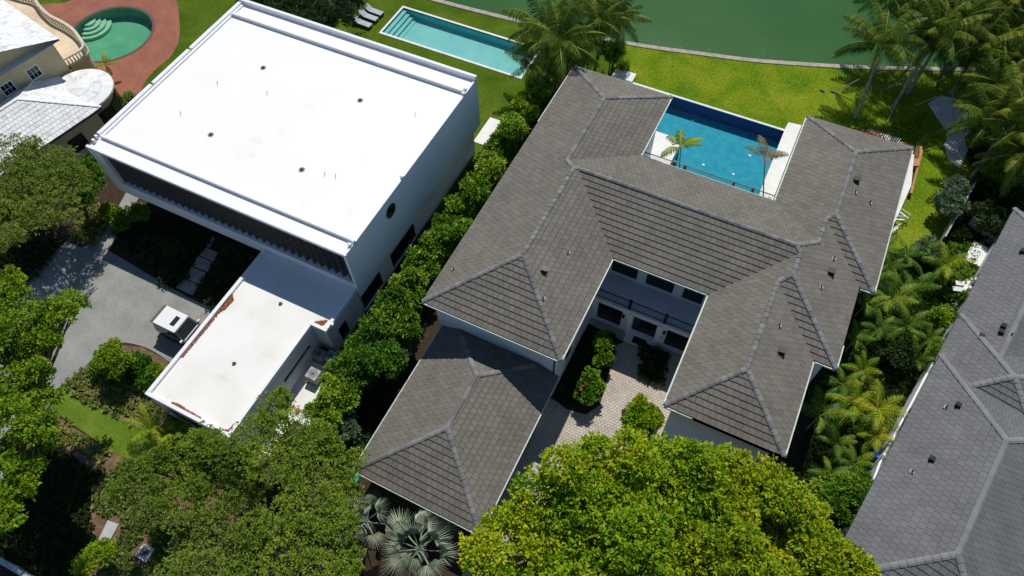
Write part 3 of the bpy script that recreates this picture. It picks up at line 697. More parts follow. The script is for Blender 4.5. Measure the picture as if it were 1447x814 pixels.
# ------------------------------------------------------------ grey roofed house
K = 0.4152
GZ = 6.8
gh = thing('grey_house', 'large two storey house with brown grey tiled hip roofs wrapped round a front courtyard', 'house', (-4, 30, 0))
G_R = [(-16.8, -6.8, 18.68, 36.81), (-16.8, -8.41, 18.68, 43.76), (-16.8, 8.69, 27.33, 36.81), (0.03, 7.30, 18.68, 36.81), (0.03, 8.69, 25.51, 36.81),
       (1.82, 9.65, 32.08, 46.15), (1.82, 8.69, 25.51, 46.15), (-16.8, 9.65, 32.08, 36.81), (1.82, 7.30, 18.68, 46.15)]
GH = hip_roof(gh, G_R, GZ, K, ridge_w=0.17)
gp_ = [(-16.25, 19.23), (-7.35, 19.23), (-7.35, 28.4), (0.58, 28.4), (0.58, 19.23), (6.75, 19.23), (6.75, 26.06), (8.14, 26.06), (8.14, 32.63), (9.10, 32.63),
       (9.10, 45.6), (2.37, 45.6), (2.37, 36.26), (-8.96, 36.26), (-8.96, 43.2), (-16.25, 43.2)]
walls(gh, gp_, 0, GZ - .13, M['whitewall'], {
    0: [(2.2, 3.05, 5.3, 5.75, 1), (3.55, 5.5, 5.3, 5.75, 3), (5.95, 6.8, 5.3, 5.75, 1)],
    1: [(2.0, 3.2, 1.0, 2.5, 2), (5.2, 6.3, 4.3, 5.8, 2)],
    2: [(0.33, 2.28, 3.55, 6.0, 2), (2.95, 4.98, 3.55, 6.0, 2), (5.68, 7.12, 3.55, 6.0, 2)],
    3: [(2.0, 3.2, 1.0, 2.5, 2), (5.0, 6.1, 4.3, 5.8, 2)],
    4: [(1.0, 2.95, 5.25, 5.6, 3), (3.2, 5.1, 5.25, 5.6, 3)],
    9: [(2.0, 4.0, 3.8, 5.6, 2), (7.0, 9.0, 3.8, 5.6, 2)],
    12: [(1.5, 9.5, 0.2, 2.6, 5)]})
# ground floor front of the courtyard with its balcony
walls(gh, [(-7.34, 26.15), (0.57, 26.15), (0.57, 28.39), (-7.34, 28.39)], 0, 3.28, M['whitewall'],
      {0: [(0.35, 2.25, 0.1, 2.55, 2), (3.1, 4.9, 0.35, 2.55, 2), (5.65, 7.25, 0.1, 2.55, 2)]}, depth=0.3)
box('balcony_floor', M['wallgrey'], gh, -7.34, 0.57, 25.95, 28.39, 3.28, 3.42)
box('step', M['palestone'], gh, -4.45, -2.35, 25.35, 26.149, 0, .17); box('door_mat', M['black'], gh, -3.85, -2.88, 25.42, 26.0, .172, .19)
box('pier', M['whitewall'], gh, -4.62, -4.3, 25.99, 26.149, .0, 2.75); box('pier', M['whitewall'], gh, -2.4, -2.05, 25.99, 26.149, .0, 2.75)
for x in (-4.95, -1.85):
    l = MB().box(x - .09, x + .09, 25.98, 26.14, 1.95, 2.3).build('wall_lamp', M['black'], gh, bevel=.02)
box('intercom', M['black'], gh, -1.95, -1.86, 26.1, 26.148, 1.2, 1.35)
def railing(parent, x0, x1, y, z, posts, h=1.0, mat='black', gap=0.14):
    r = MB(); r.box(x0, x1, y - .03, y + .03, z + h - .05, z + h); r.box(x0, x1, y - .02, y + .02, z + .08, z + .12)
    ro = r.build('railing', M[mat], parent)
    b = MB(); x = x0 + .07
    while x < x1: b.box(x - .011, x + .011, y - .011, y + .011, z + .12, z + h - .05); x += gap
    b.build('balusters', M[mat], ro, kind='stuff')
    for p in posts: box('post', M[mat], ro, p - .1, p + .1, y - .1, y + .1, z, z + h + .08)
railing(gh, -7.3, 0.5, 26.08, 3.42, (-4.66, -2.05))
box('balcony_floor', M['wallgrey'], gh, -8.4, 1.8, 36.27, 39.62, 3.28, 3.42)
railing(gh, -8.8, 1.8, 39.55, 3.42, (-6.2, -5.35, -1.4, 0.1))
box('downpipe', M['black'], gh, -7.44, -7.36, 19.14, 19.22, 0, 6.6)
def roof_vent(parent, px, py, Hf, ze, k, kind='box', mat='black', org=None, rot=0):
    f_ = .72 if org else 1.0
    # solve where the sight line meets the roof
    z = ze + 1
    for _ in range(12):
        x, y = at(px, py, z)
        if org: dx, dy = x - org[0], y - org[1]; lx, ly = math.cos(rot) * dx + math.sin(rot) * dy, -math.sin(rot) * dx + math.cos(rot) * dy
        else: lx, ly = x, y
        z = ze + k * max(0, Hf(lx, ly)[0])
    if kind == 'box':
        m = MB(); m.rbox(x, y, .36 * f_, .36 * f_, z - .1, z + .24, rot + .1)
        o = m.build('roof_vent', M[mat], parent, bevel=.03)
        MB().rbox(x, y + .04, .44 * f_, .4 * f_, z + .24, z + .29, rot + .1).build('vent_hood', M[mat], o)
    else:
        o = MB().cyl(x, y, z - .1, z + .3, .05, 8).build('vent_pipe', M[mat], parent)
        MB().rbox(x, y, .26, .26, z + .02, z + .075, rot).build('flashing', M['flashing'], o)
for p in ((769, 383), (1174, 386), (1104, 498), (1209.5, 256)): roof_vent(gh, *p, GH, GZ, K)
for p in ((803, 357), (768, 422), (1178, 366), (1160, 406), (1101, 460), (1229, 287), (1208, 272), (641, 381)): roof_vent(gh, *p, GH, GZ, K, 'pipe')

# garage wing
ga = thing('garage', 'single storey garage with a grey tiled hip roof in front of the courtyard house', 'garage', (-11.5, 13, 0))
GA = hip_roof(ga, [(-15.98, -7.03, 7.76, 20.6)], 3.25, K, cut=[(0, 1, 19.2)], ridge_w=0.17, rseed=4)
walls(ga, [(-15.5, 8.25), (-7.5, 8.25), (-7.5, 19.2), (-15.5, 19.2)], 0, 3.12, M['whitewall'], {1: [(1.2, 4.0, 0.05, 2.4, 4), (5.0, 7.8, 0.05, 2.4, 4)], 0: [(3, 4.5, 1.2, 2.3, 2)], 3: [(3, 4, 1.2, 2.3, 1)]})

# ------------------------------------------------------------ white modern house
wh = thing('white_house', 'big white cubic modern house with flat roof and a recessed screen of dark upright fins', 'house', (-34.6, 28, 0))
X0, X1, Y0, Y1, ZB, ZT = -46.3, -22.87, 19.07, 38.05, 2.85, 7.75
b = MB()
b.add([(X0, Y0, ZB), (X1, Y0, ZB), (X1, Y1, ZB), (X0, Y1, ZB), (X0, Y0, ZT), (X1, Y0, ZT), (X1, Y1, ZT), (X0, Y1, ZT)], [(3, 2, 1, 0), (1, 2, 6, 5), (2, 3, 7, 6), (3, 0, 4, 7)])
b.build('upper_storey', M['whitewall'], wh)
f = MB(); ox0, ox1, oz0, oz1 = -45.1, -23.09, 4.12, 7.52
for a_, b_, c_, d_ in ((X0, X1, ZB, oz0), (X0, X1, oz1, ZT), (X0, ox0, oz0, oz1), (ox1, X1, oz0, oz1)):
    f.add([(a_, Y0, c_), (b_, Y0, c_), (b_, Y0, d_), (a_, Y0, d_)], [(0, 1, 2, 3)])
dp = 1.25
f.add([(ox0, Y0, oz0), (ox1, Y0, oz0), (ox1, Y0, oz1), (ox0, Y0, oz1), (ox0, Y0 + dp, oz0), (ox1, Y0 + dp, oz0), (ox1, Y0 + dp, oz1), (ox0, Y0 + dp, oz1)],
      [(0, 4, 7, 3)[::-1], (1, 2, 6, 5)[::-1], (0, 1, 5, 4), (3, 7, 6, 2)])
f.build('front_frame', M['whitewall'], wh)
MB().add([(ox0, Y0 + dp - .01, oz0), (ox1, Y0 + dp - .01, oz0), (ox1, Y0 + dp - .01, oz1), (ox0, Y0 + dp - .01, oz1)], [(0, 1, 2, 3)])
m = MB(); m.add([(ox0, Y0 + dp - .01, oz0), (ox1, Y0 + dp - .01, oz0), (ox1, Y0 + dp - .01, oz1), (ox0, Y0 + dp - .01, oz1)], [(0, 1, 2, 3)]); m.build('glazing', M['glass'], wh)
fm = MB(); fm.rbox(0, 0, .06, .5, 0, oz1 - oz0 - .01, -0.35); fmesh = fm.mesh('fin', M['fin'])
nf = 34
for q in range(nf):
    link('fin', fmesh, wh, loc=(ox0 + .35 + q * (ox1 - ox0 - .65) / (nf - 1), Y0 + .42, oz0 + .005))
# roof: deck, two curbs, parapet caps
MB().sheet([(X0 + .2, Y0 + .2), (X1 - .1, Y0 + .2), (X1 - .1, Y1 - .1), (X0 + .2, Y1 - .1)], ZT - .0).build('flat_roof', M['whiteroof'], wh)
box('roof_curb', M['parapet'], wh, X0 + .45, X1 - .25, 20.22, 20.42, ZT - .05, ZT + .27, bevel=.02)
box('roof_curb', M['parapet'], wh, X0 + .45, X1 - .25, 36.1, 36.3, ZT - .05, ZT + .30, bevel=.02)
box('parapet', M['parapet'], wh, X0 - .03, X1 + .03, Y1 - .25, Y1 + .03, ZT - .2, ZT + .42, bevel=.03)
box('parapet', M['parapet'], wh, X0 - .03, X1 + .03, Y0 - .03, Y0 + .2, ZT - .12, ZT + .06, bevel=.03)
for a_, b_ in ((Y0 + 1.3, 26.3), (26.5, 30.9), (31.1, Y1 - .26)):
    box('parapet', M['parapet'], wh, X0 - .03, X0 + .32, a_, b_, ZT - .2, ZT + .25, bevel=.03)
box('parapet', M['parapet'], wh, X1 - .12, X1 + .03, Y0 + .21, Y1 - .26, ZT - .2, ZT + .10, bevel=.02)
box('gutter_ledge', M['parapet'], wh, X0 + .33, X0 + .55, Y0 + 1.4, Y1 - .3, ZT, ZT + .12)
for x, y in ((-46.0, 19.7), (-46.1, 20.1), (-23.05, 19.9), (-23.0, 20.25), (-22.95, 26.6), (-22.98, 36.0), (-23.1, 36.5)):
    box('roof_bracket', M['parapet'], wh, x - .1, x + .16, y - .09, y + .09, ZT - .05, ZT + .32, bevel=.02)
for x, y in ((372, 96), (509, 142), (426.5, 240), (298, 190.5)):
    X, Y = at(x, y, ZT); d = MB().cyl(X, Y, ZT, ZT + .14, .16, 10, .1).build('roof_drain', M['rust'], wh)
    MB().cyl(X, Y, ZT + .001, ZT + .02, .24, 14).build('drain_ring', M['flashing'], d)
for x, y in ((307, 119), (586, 163), (377, 133), (458.5, 247), (473.5, 250), (255, 162)):
    X, Y = at(x, y, ZT); MB().tube([(X, Y, ZT), (X + .05, Y + .1, ZT + .25), (X + .12, Y - .05, ZT + .3)], .018, 5).build('cable_stub', M['black'], wh)
# round window in the side wall
wz, wy = 6.45, 24.5
m = MB(); ring = 24
for r0, r1, xx in ((.50, .60, X1 + .04),):
    m.add([(xx, wy + r0 * math.cos(t), wz + r0 * math.sin(t)) for t in np.linspace(0, 2 * PI, ring + 1)[:-1]] + [(xx, wy + r1 * math.cos(t), wz + r1 * math.sin(t)) for t in np.linspace(0, 2 * PI, ring + 1)[:-1]] +
          [(X1, wy + r1 * math.cos(t), wz + r1 * math.sin(t)) for t in np.linspace(0, 2 * PI, ring + 1)[:-1]],
          [(i, ring + i, ring + (i + 1) % ring, (i + 1) % ring) for i in range(ring)] + [(ring + i, 2 * ring + i, 2 * ring + (i + 1) % ring, ring + (i + 1) % ring) for i in range(ring)])
rw = m.build('round_window', M['frame'], wh)
m = MB(); m.add([(X1 + .012, wy + .5 * math.cos(t), wz + .5 * math.sin(t)) for t in np.linspace(0, 2 * PI, 25)[:-1]], [tuple(range(24))]); m.build('pane', M['glass'], rw)
# ground floor
walls(wh, [(-45.6, 21.6), (-31.3, 21.6), (-31.3, 19.2), (-23.12, 19.2), (-23.12, 37.2), (-45.6, 37.2)], 0, ZB, M['whitewall'],
      {0: [(8.3, 10.0, 0.05, 2.5, 2), (11.0, 13.5, .6, 2.5, 3)], 3: [(0.02, 2.7, 0.1, 2.0, 3), (4.2, 7.8, 0.1, 2.0, 3)], 5: [(3, 6, .5, 2.3, 2)]})
m = MB()
for q in range(27): m.box(-45.5 + q * .3, -45.5 + q * .3 + .285, 21.5, 21.595, .05, ZB - .02)
m.build('timber_cladding', M['wood'], wh)
# slab behind
sheet('rear_terrace', [(-23.9, 38.3), (-22.0, 38.3), (-22.0, 41.6), (-23.9, 41.6)], 0.05, 'palestone', thick=.1)
# annex
an = thing('garage_annex', 'low white flat roofed annex with leaf litter on it before the white house', 'garage', (-27.5, 12.5, 0))
ap = [(-31.3, 6.0), (-24.35, 6.0), (-24.35, 15.2), (-23.1, 15.2), (-23.1, 19.06), (-31.3, 19.06)]
walls(an, ap, 0, 3.25, M['wallgrey'], {2: [], 1: [(5.2, 8.4, 1.5, 1.9, 3)], 3: [(1.0, 2.0, 0.1, 2.0, 1)], 0: [(1.0, 5.5, 0.05, 2.4, 3)]})
MB().sheet(ap, 3.30).build('flat_roof', M['annexroof'], an)
def cap(x0, x1, y0, y1): box('parapet', M['parapet'], an, x0, x1, y0, y1, 3.1, 3.5, bevel=.02)
cap(-31.36, -31.08, 6.2, 19.05); cap(-31.36, -24.25, 5.94, 6.19); cap(-24.55, -24.30, 6.2, 15.15); cap(-24.54, -23.04, 15.16, 15.4); cap(-23.3, -23.04, 15.41, 19.05)
box('scupper_box', M['parapet'], an, -23.1, -22.85, 15.75, 15.95, 3.3, 3.6); box('scupper_box', M['parapet'], an, -24.3, -24.0, 7.0, 7.15, 3.3, 3.55)
for p in ((331, 514), (396.5, 429.5)):
    X, Y = at(*p, 3.3); MB().cyl(X, Y, 3.3, 3.42, .15, 10, .11).build('roof_drain', M['rust'], an)
def litter(name, label, poly, z, n, seed):
    m = MB(); r = random.Random(seed); xs = [p[0] for p in poly]; ys = [p[1] for p in poly]
    def ins(x, y):
        c = False
        for i in range(len(poly)):
            a, b = poly[i], poly[i - 1]
            if (a[1] > y) != (b[1] > y) and x < (b[0] - a[0]) * (y - a[1]) / (b[1] - a[1]) + a[0]: c = not c
        return c
    k = 0
    while k < n:
        x, y = r.uniform(min(xs), max(xs)), r.uniform(min(ys), max(ys))
        if not ins(x, y): k += .05; continue
        a = r.uniform(0, 6.3); l = r.uniform(.05, .1); h = z + r.uniform(.005, .05); m.tint = r.random()
        m.add([(x - l * math.cos(a), y - l * math.sin(a), h), (x + .4 * l * math.sin(a), y - .4 * l * math.cos(a), h + r.uniform(0, .03)), (x + l * math.cos(a), y + l * math.sin(a), h), (x - .4 * l * math.sin(a), y + .4 * l * math.cos(a), h + .01)], [(0, 1, 2, 3)]); k += 1
    return m.build(name, M['litter'], None, label=label, cat='leaf litter', kind='stuff')
def q33(ox, oy, f, pts, z=3.3): return [at(ox + x / f, oy + y / f, z) for x, y in pts]
litter('leaf_litter', 'wide patch of orange brown fallen leaves near the driveway edge of the annex roof', q33(180, 320, 5.0875, [(640, 625), (755, 485), (765, 530), (700, 600), (650, 625)]), 3.3, 420, 1)
litter('leaf_litter', 'thin line of orange leaves along the driveway side parapet of the annex roof', [(-31.06, 9.2), (-30.92, 9.2), (-30.9, 14.0), (-31.06, 14.0)], 3.3, 300, 2)
litter('leaf_litter', 'triangle of orange leaves in the inner corner of the annex roof', q33(340, 340, 5.089, [(530, 585), (590, 612), (625, 575)]), 3.3, 320, 3)
litter('leaf_litter', 'long sliver of orange leaves near the front edge of the annex roof', q33(0, 520, 2.769, [(668, 132), (700, 142), (795, 200), (770, 200), (700, 165)]), 3.3, 330, 4)
litter('leaf_litter', 'small wedge of orange leaves at the front corner of the annex roof', q33(0, 520, 2.769, [(865, 240), (893, 243), (922, 215), (900, 250)]), 3.3, 160, 5)

# ------------------------------------------------------------ right hand house
RR = -math.atan2(0.2017, 0.9795)
RO = (12.07, 16.55)
rh = thing('slate_house', 'neighbouring house with cool grey tiled roofs at the right edge of the view', 'house', (*RO, 0))
def RL(u, v): return (RO[0] + math.cos(RR) * u - math.sin(RR) * v, RO[1] + math.sin(RR) * u + math.cos(RR) * v)
H1 = hip_roof(rh, [(0, 9.4, -2.74, 14.65)], 4.6, K, RO, RR, tw=.38, te=.38, th=.045, mat='slate', rmat='slate_ridge', ridge_w=.2, n_single=200, rseed=7, gutter=False)
H2 = hip_roof(rh, [(.05, 7.8, 11.0, 18.7)], 4.32, K, RO, RR, tw=.38, te=.38, th=.045, mat='slate', rmat='slate_ridge', ridge_w=.2, n_single=60, rseed=8, gutter=False, cut=[(0, -1, -12.4)])
H3 = hip_roof(rh, [(0, 5.95, 10.0, 30.3)], 4.12, K, RO, RR, tw=.38, te=.38, th=.045, mat='slate', rmat='slate_ridge', ridge_w=.2, n_single=40, rseed=9, gutter=False, cut=[(0, -1, -14.2)])
H4 = hip_roof(rh, [(5.0, 22.0, 17.0, 29.0)], 3.9, K, RO, RR, tw=.38, te=.38, th=.045, mat='slate', rmat='slate_ridge', ridge_w=.2, n_single=0, rseed=9, gutter=False)
walls(rh, [RL(.5, -2.2), RL(8.9, -2.2), RL(8.9, 14.2), RL(5.4, 14.2), RL(5.4, 29.8), RL(.5, 29.8)], 0, 4.0, M['wallgrey'], {5: [(4, 6, .3, 2.4, 2), (12, 14, 1, 2.4, 2), (18, 20, 1, 2.4, 2), (24, 26, 1, 2.4, 2)]})
for p in ((1443, 357), (1416, 463), (1413, 471), (1385, 477), (1352, 574)): roof_vent(rh, *p, H3 if p[1] < 500 else H1, 4.12 if p[1] < 500 else 4.6, K, org=RO, rot=RR)
roof_vent(rh, 1315, 650, H1, 4.6, K, org=RO, rot=RR)
for p in ((1428, 474), (1288, 667), (1336, 576)): roof_vent(rh, *p, H1 if p[1] > 500 else H3, 4.6 if p[1] > 500 else 4.12, K, 'pipe', mat='black', org=RO, rot=RR)

# ------------------------------------------------------------ cream house, far left
YO = (-53.47, 25.24); YR = RR
yh = thing('cream_house', 'cream house with white tiled roofs and a curved terrace beside the round pool', 'house', (*YO, 0))
def YL(u, v): return (YO[0] + math.cos(YR) * u - math.sin(YR) * v, YO[1] + math.sin(YR) * u + math.cos(YR) * v)
hip_roof(yh, [(-8.6, 0, -24, 0)], 3.5, 0.40, YO, YR, tw=.36, te=.38, th=.03, mat='whitetile', rmat='parapet', ridge_w=.1, n_single=150, rseed=11, cut=[(-1, 0, 6.5)], gutter=False)
walls(yh, [YL(-6.5, -23), YL(-.5, -23), YL(-.5, -.5), YL(-6.5, -.5)], 0, 3.35, M['cream'], {1: [(14, 15.5, .6, 2.2, 2), (19, 20.5, .6, 2.2, 2)]})
# turret: low round cone
tc = (-3.25, .05); tr = 2.85; m = MB()
for q in range(40):
    a0, a1 = 2 * PI * q / 40, 2 * PI * (q + 1) / 40
    for r0, r1 in ((2.85, 1.9), (1.9, .95), (.95, .02)):
        m.tint = random.random()
        m.add([(*YL(tc[0] + r0 * math.cos(a0), tc[1] + r0 * math.sin(a0)), 3.5 + (2.85 - r0) * .13 + .05), (*YL(tc[0] + r0 * math.cos(a1), tc[1] + r0 * math.sin(a1)), 3.5 + (2.85 - r0) * .13 + .05),
               (*YL(tc[0] + r1 * math.cos(a1), tc[1] + r1 * math.sin(a1)), 3.5 + (2.85 - r1) * .13 + .03), (*YL(tc[0] + r1 * math.cos(a0), tc[1] + r1 * math.sin(a0)), 3.5 + (2.85 - r1) * .13 + .03)], [(0, 1, 2, 3)])
m.build('round_roof', M['whitetile'], yh)
circ = lambda r: [YL(tc[0] + r * math.cos(t), tc[1] + r * math.sin(t)) for t in np.linspace(0, 2 * PI, 33)[:-1]]
MB().prism(circ(2.88), 3.36, 3.5).build('cornice', M['baluster'], yh)
MB().prism(circ(2.35), 0, 3.36).build('round_bay', M['cream'], yh)
for q in range(6):
    t = -.7 + q * .42; X, Y = YL(tc[0] + 2.5 * math.cos(t), tc[1] + 2.5 * math.sin(t)); MB().rbox(X, Y, .2, 1.0, .3, 2.5, t + YR).build('window', M['glass'], yh)
box_ = [YL(-6.5, .75), YL(-20, .75), YL(-20, -20), YL(-6.5, -20)]
uo = (YL(-6.5, 1.25))
walls(yh, [YL(-20, -20), YL(-6.52, -20), YL(-6.52, 1.2), YL(-20, 1.2)], 0, 6.55, M['cream'], {1: [(18.0, 19.0, 4.5, 5.5, 3), (15.5, 16.5, 4.5, 5.5, 3)]}, depth=.08)
# white trims and muntins of the two side windows
for s in (-2.0, -4.5):
    t = MB()
    for (a_, b_, c_, d_) in ((s - .08, s, 4.42, 5.58), (s + 1, s + 1.08, 4.42, 5.58), (s, s + 1, 4.42, 4.5), (s, s + 1, 5.5, 5.58), (s, s + 1, 4.98, 5.01), (s + .32, s + .35, 4.5, 5.5), (s + .65, s + .68, 4.5, 5.5)):
        q = [YL(-6.52, a_), YL(-6.49, a_), YL(-6.49, b_), YL(-6.52, b_)]; t.prism(q, c_, d_)
    t.build('window_trim', M['parapet'], yh)
hip_roof(yh, [(-40, 12, -18, 1.75)], 6.7, 0.36, YO, YR, tw=.5, te=.42, th=.02, mat='whitetile', rmat='parapet', ridge_w=.1, n_single=100, rseed=12, cut=[(1, 0, -6.0), (-1, 0, 24)], gutter=False)
m = MB()
for v in np.linspace(-8, 1.2, 2)[:1]:
    a, b = YL(-6.53, 1.19), YL(-6.53, -7.9)
    m.add([(*b, 6.5), (*a, 6.5), (*a, 6.72), (*b, 6.7 + .36 * 9.65)], [(0, 1, 2, 3)])
m.build('gable', M['cream'], yh)
# curved terrace with balustrade
Zc = lambda pts, z: [at(x / 5.09, y / 5.09, z) for x, y in pts]
outer_t = curve(Zc([(60, -40), (160, -10), (262, 20), (315, 90), (385, 155), (480, 205), (560, 262), (612, 330), (633, 372), (606, 412), (500, 470), (398, 532)], 3.3), 5)
tz = thing('balcony_terrace', 'curving sandstone roof terrace edged by a pale balustrade above the round pool', 'terrace', (-63, 31, 0))
MB().prism(outer_t + [YL(-6.53, 1.15), YL(-6.53, 1.25), YL(-22, 1.25)], 3.05, 3.3).build('terrace_floor', M['terrace'], tz)
inn = [(p[0] * 1, p[1]) for p in outer_t]
MB().prism([(x + (-64 - x) * .06, y + (30.5 - y) * .06) for x, y in outer_t] + [YL(-8, 1.3), YL(-21, 1.3)], 0, 3.045).build('terrace_base', M['cream'], tz)
# balusters along it
L = 0; acc = 0; m = MB(); step = .30
for a, b in zip(outer_t, outer_t[1:]):
    d = math.hypot(b[0] - a[0], b[1] - a[1]); tdir = ((b[0] - a[0]) / d, (b[1] - a[1]) / d); nrm = (-tdir[1], tdir[0]); s = -acc
    while s + step <= d:
        s += step
        px_, py_ = a[0] + tdir[0] * s, a[1] + tdir[1] * s; px_ += (-64 - px_) * .012; py_ += (30.5 - py_) * .012
        m.tube([(px_, py_, 3.3), (px_, py_, 3.5), (px_, py_, 3.75), (px_, py_, 4.0)], [.05, .09, .05, .07], 6, caps=False)
    acc = d - s
m.build('balusters', M['baluster'], tz, kind='stuff')
for z0, z1, wd, nm in ((4.0, 4.12, .13, 'top_rail'), (3.3, 3.38, .13, 'base_rail')):
    m = MB()
    for a, b in zip(outer_t, outer_t[1:]):
        d = math.hypot(b[0] - a[0], b[1] - a[1]); n = (-(b[1] - a[1]) / d * wd, (b[0] - a[0]) / d * wd)
        a = (a[0] + (-64 - a[0]) * .012, a[1] + (30.5 - a[1]) * .012); b = (b[0] + (-64 - b[0]) * .012, b[1] + (30.5 - b[1]) * .012)
        m.prism([(a[0] - n[0], a[1] - n[1]), (b[0] - n[0], b[1] - n[1]), (b[0] + n[0], b[1] + n[1]), (a[0] + n[0], a[1] + n[1])], z0, z1)
    m.build(nm, M['baluster'], tz)
#VEG
# ------------------------------------------------------------ leaves
def np_mesh(name, V, F4, tint, mat):
    me = bpy.data.meshes.new(name); nv = len(V); nf = len(F4)
    me.vertices.add(nv); me.vertices.foreach_set('co', V.astype(np.float32).ravel())
    me.loops.add(nf * 4); me.loops.foreach_set('vertex_index', F4.astype(np.int32).ravel())
    me.polygons.add(nf); me.polygons.foreach_set('loop_start', np.arange(0, nf * 4, 4, dtype=np.int32))
    try: me.polygons.foreach_set('loop_total', np.full(nf, 4, dtype=np.int32))
    except Exception: pass
    a = me.attributes.new('tint', 'FLOAT', 'FACE'); a.data.foreach_set('value', tint.astype(np.float32))
    me.materials.append(mat); me.update(calc_edges=True); return me
def unit(v): return v / np.maximum(np.linalg.norm(v, axis=1, keepdims=True), 1e-9)
def leaves(tips, dirs, nper, L, W, rg, spread=1.0, up=0.35, tt=None):
    """nper leaves round every twig tip; returns vertices, quads, tint"""
    n = len(tips); B = np.repeat(tips, nper, 0); D = np.repeat(dirs, nper, 0); m = len(B)
    r = unit(rg.normal(size=(m, 3)))
    ld = unit(D * (1.0 / spread) * .6 + r * spread + np.array([0, 0, up]))
    l = L * rg.uniform(.65, 1.15, (m, 1)); w = W * rg.uniform(.7, 1.15, (m, 1))
    side = unit(np.cross(ld, unit(D * .4 + np.array([0, 0, 1.0]) + rg.normal(size=(m, 3)) * .45)))
    nrm = np.cross(side, ld)
    B = B + r * L * .25
    tip = B + ld * l - np.array([0, 0, 1.0]) * l * .12
    mid = B + ld * l * .45
    V = np.stack([B, mid - side * w * .5 + nrm * w * .12, tip, mid + side * w * .5 + nrm * w * .12], 1).reshape(-1, 3)
    F = np.arange(m * 4).reshape(m, 4)
    if tt is None: tt = rg.uniform(0, 1, n)
    t = np.clip(np.repeat(tt, nper) * .6 + rg.uniform(0, 1, m) * .4, 0, 1)
    return V, F, t
def puff_tips(p, dens, rg, squash=.8, zmin=-.35, shell=.62):
    x, y, z, r = p; n = int(dens * 2 * PI * r * r * .9) + 6
    d = unit(rg.normal(size=(n * 2, 3))); d = d[d[:, 2] > zmin][:n]
    # lumpy outline
    ph = rg.uniform(0, 6.3, 6)
    bump = 1 + .15 * np.sin(d[:, 0] * 5 + ph[0]) * np.sin(d[:, 1] * 5 + ph[1]) + .12 * np.sin(d[:, 2] * 7 + ph[2] + d[:, 0] * 4) + .08 * np.sin(d[:, 1] * 11 + ph[3])
    f = (shell + (1.05 - shell) * rg.uniform(0, 1, len(d)) ** .6) * bump
    c = np.array([x, y, z]); R = np.array([r, r, r * squash])
    return c + d * f[:, None] * R, d
def crown(name, parent, puffs, mat, dens=14, L=.3, W=.13, nper=6, seed=1, squash=.8, spread=1.0, up=.35, zmin=-.35, tint_bias=None, shell=.62):
    rg = np.random.default_rng(seed); T, D, TT = [], [], []
    for p in puffs:
        t, d = puff_tips(p[:4], dens, rg, squash, zmin, shell)
        ti, di = puff_tips((p[0], p[1], p[2] - .1 * p[3], p[3] * .62), dens * .8, rg, squash, -.9, .3)
        t = np.concatenate([t, ti]); d = np.concatenate([d, di]); T.append(t); D.append(d)
        b = (p[4] if len(p) > 4 else 0) + rg.uniform(-.2, .2)
        TT.append(np.clip(rg.uniform(0, 1, len(t)) * .55 + .225 + b, 0, 1))
    V, F, t = leaves(np.concatenate(T), np.concatenate(D), nper, L, W, rg, spread, up, np.concatenate(TT))
    return link(name, np_mesh(name, V, F, t, mat), parent)
def limbs(base, top, puffs, r0, seed=1, frac=.45):
    rd = random.Random(seed); m = MB()
    b = Vector(base); t = Vector(top); f = b.lerp(t, frac)
    m.tube([b, b.lerp(f, .5) + Vector((rd.uniform(-.15, .15), rd.uniform(-.15, .15), 0)), f], [r0 * 1.15, r0 * .95, r0 * .8], 8)
    for p in puffs:
        e = Vector(p[:3]); mid = f.lerp(e, .5) + Vector((rd.uniform(-.3, .3), rd.uniform(-.3, .3), rd.uniform(-.1, .5)))
        m.tube([f, mid, e], [r0 * .5, r0 * .28, r0 * .08], 5, caps=False)
    return m
def px_puffs(lst, z, jit=.5, seed=3, sat=3, k=1.0):
    """list of (px, py, radius px[, tint shift[, z]]) -> world puffs"""
    rd = random.Random(seed); out = []
    for q in lst:
        zz = (q[4] if len(q) > 4 else z) + rd.uniform(-jit, jit)
        x, y = at(q[0], q[1], zz); r = q[2] * (CAM_H - zz) / FPX / .92
        x2, y2 = at(q[0] + q[2], q[1], zz); r = math.hypot(x2 - x, y2 - y) * k
        out.append((x, y, zz - r * .25, r, q[3] if len(q) > 3 else 0))
        for s_ in range(sat):
            a = rd.uniform(0, 6.28); f = rd.uniform(.45, .95); r2 = r * rd.uniform(.35, .55); zb = rd.uniform(-.5, .45)
            out.append((x + math.cos(a) * r * f, y + math.sin(a) * r * f, zz - r * .25 + zb * r, r2, (q[3] if len(q) > 3 else 0) + rd.uniform(-.12, .14)))
    return out
def tree(name, label, cat, puffs, mat, group=None, base=None, r0=.25, **k):
    cx = sum(p[0] for p in puffs) / len(puffs); cy = sum(p[1] for p in puffs) / len(puffs); top = max(p[2] for p in puffs)
    bx, by = base if base else (cx, cy)
    t = thing(name, label, cat, (bx, by, 0), group)
    limbs((bx, by, -.05), (cx, cy, top), puffs, r0, k.get('seed', 1)).build('trunk', M['bark'], t, smooth=True)
    crown('crown', t, puffs, M[mat], **k); return t

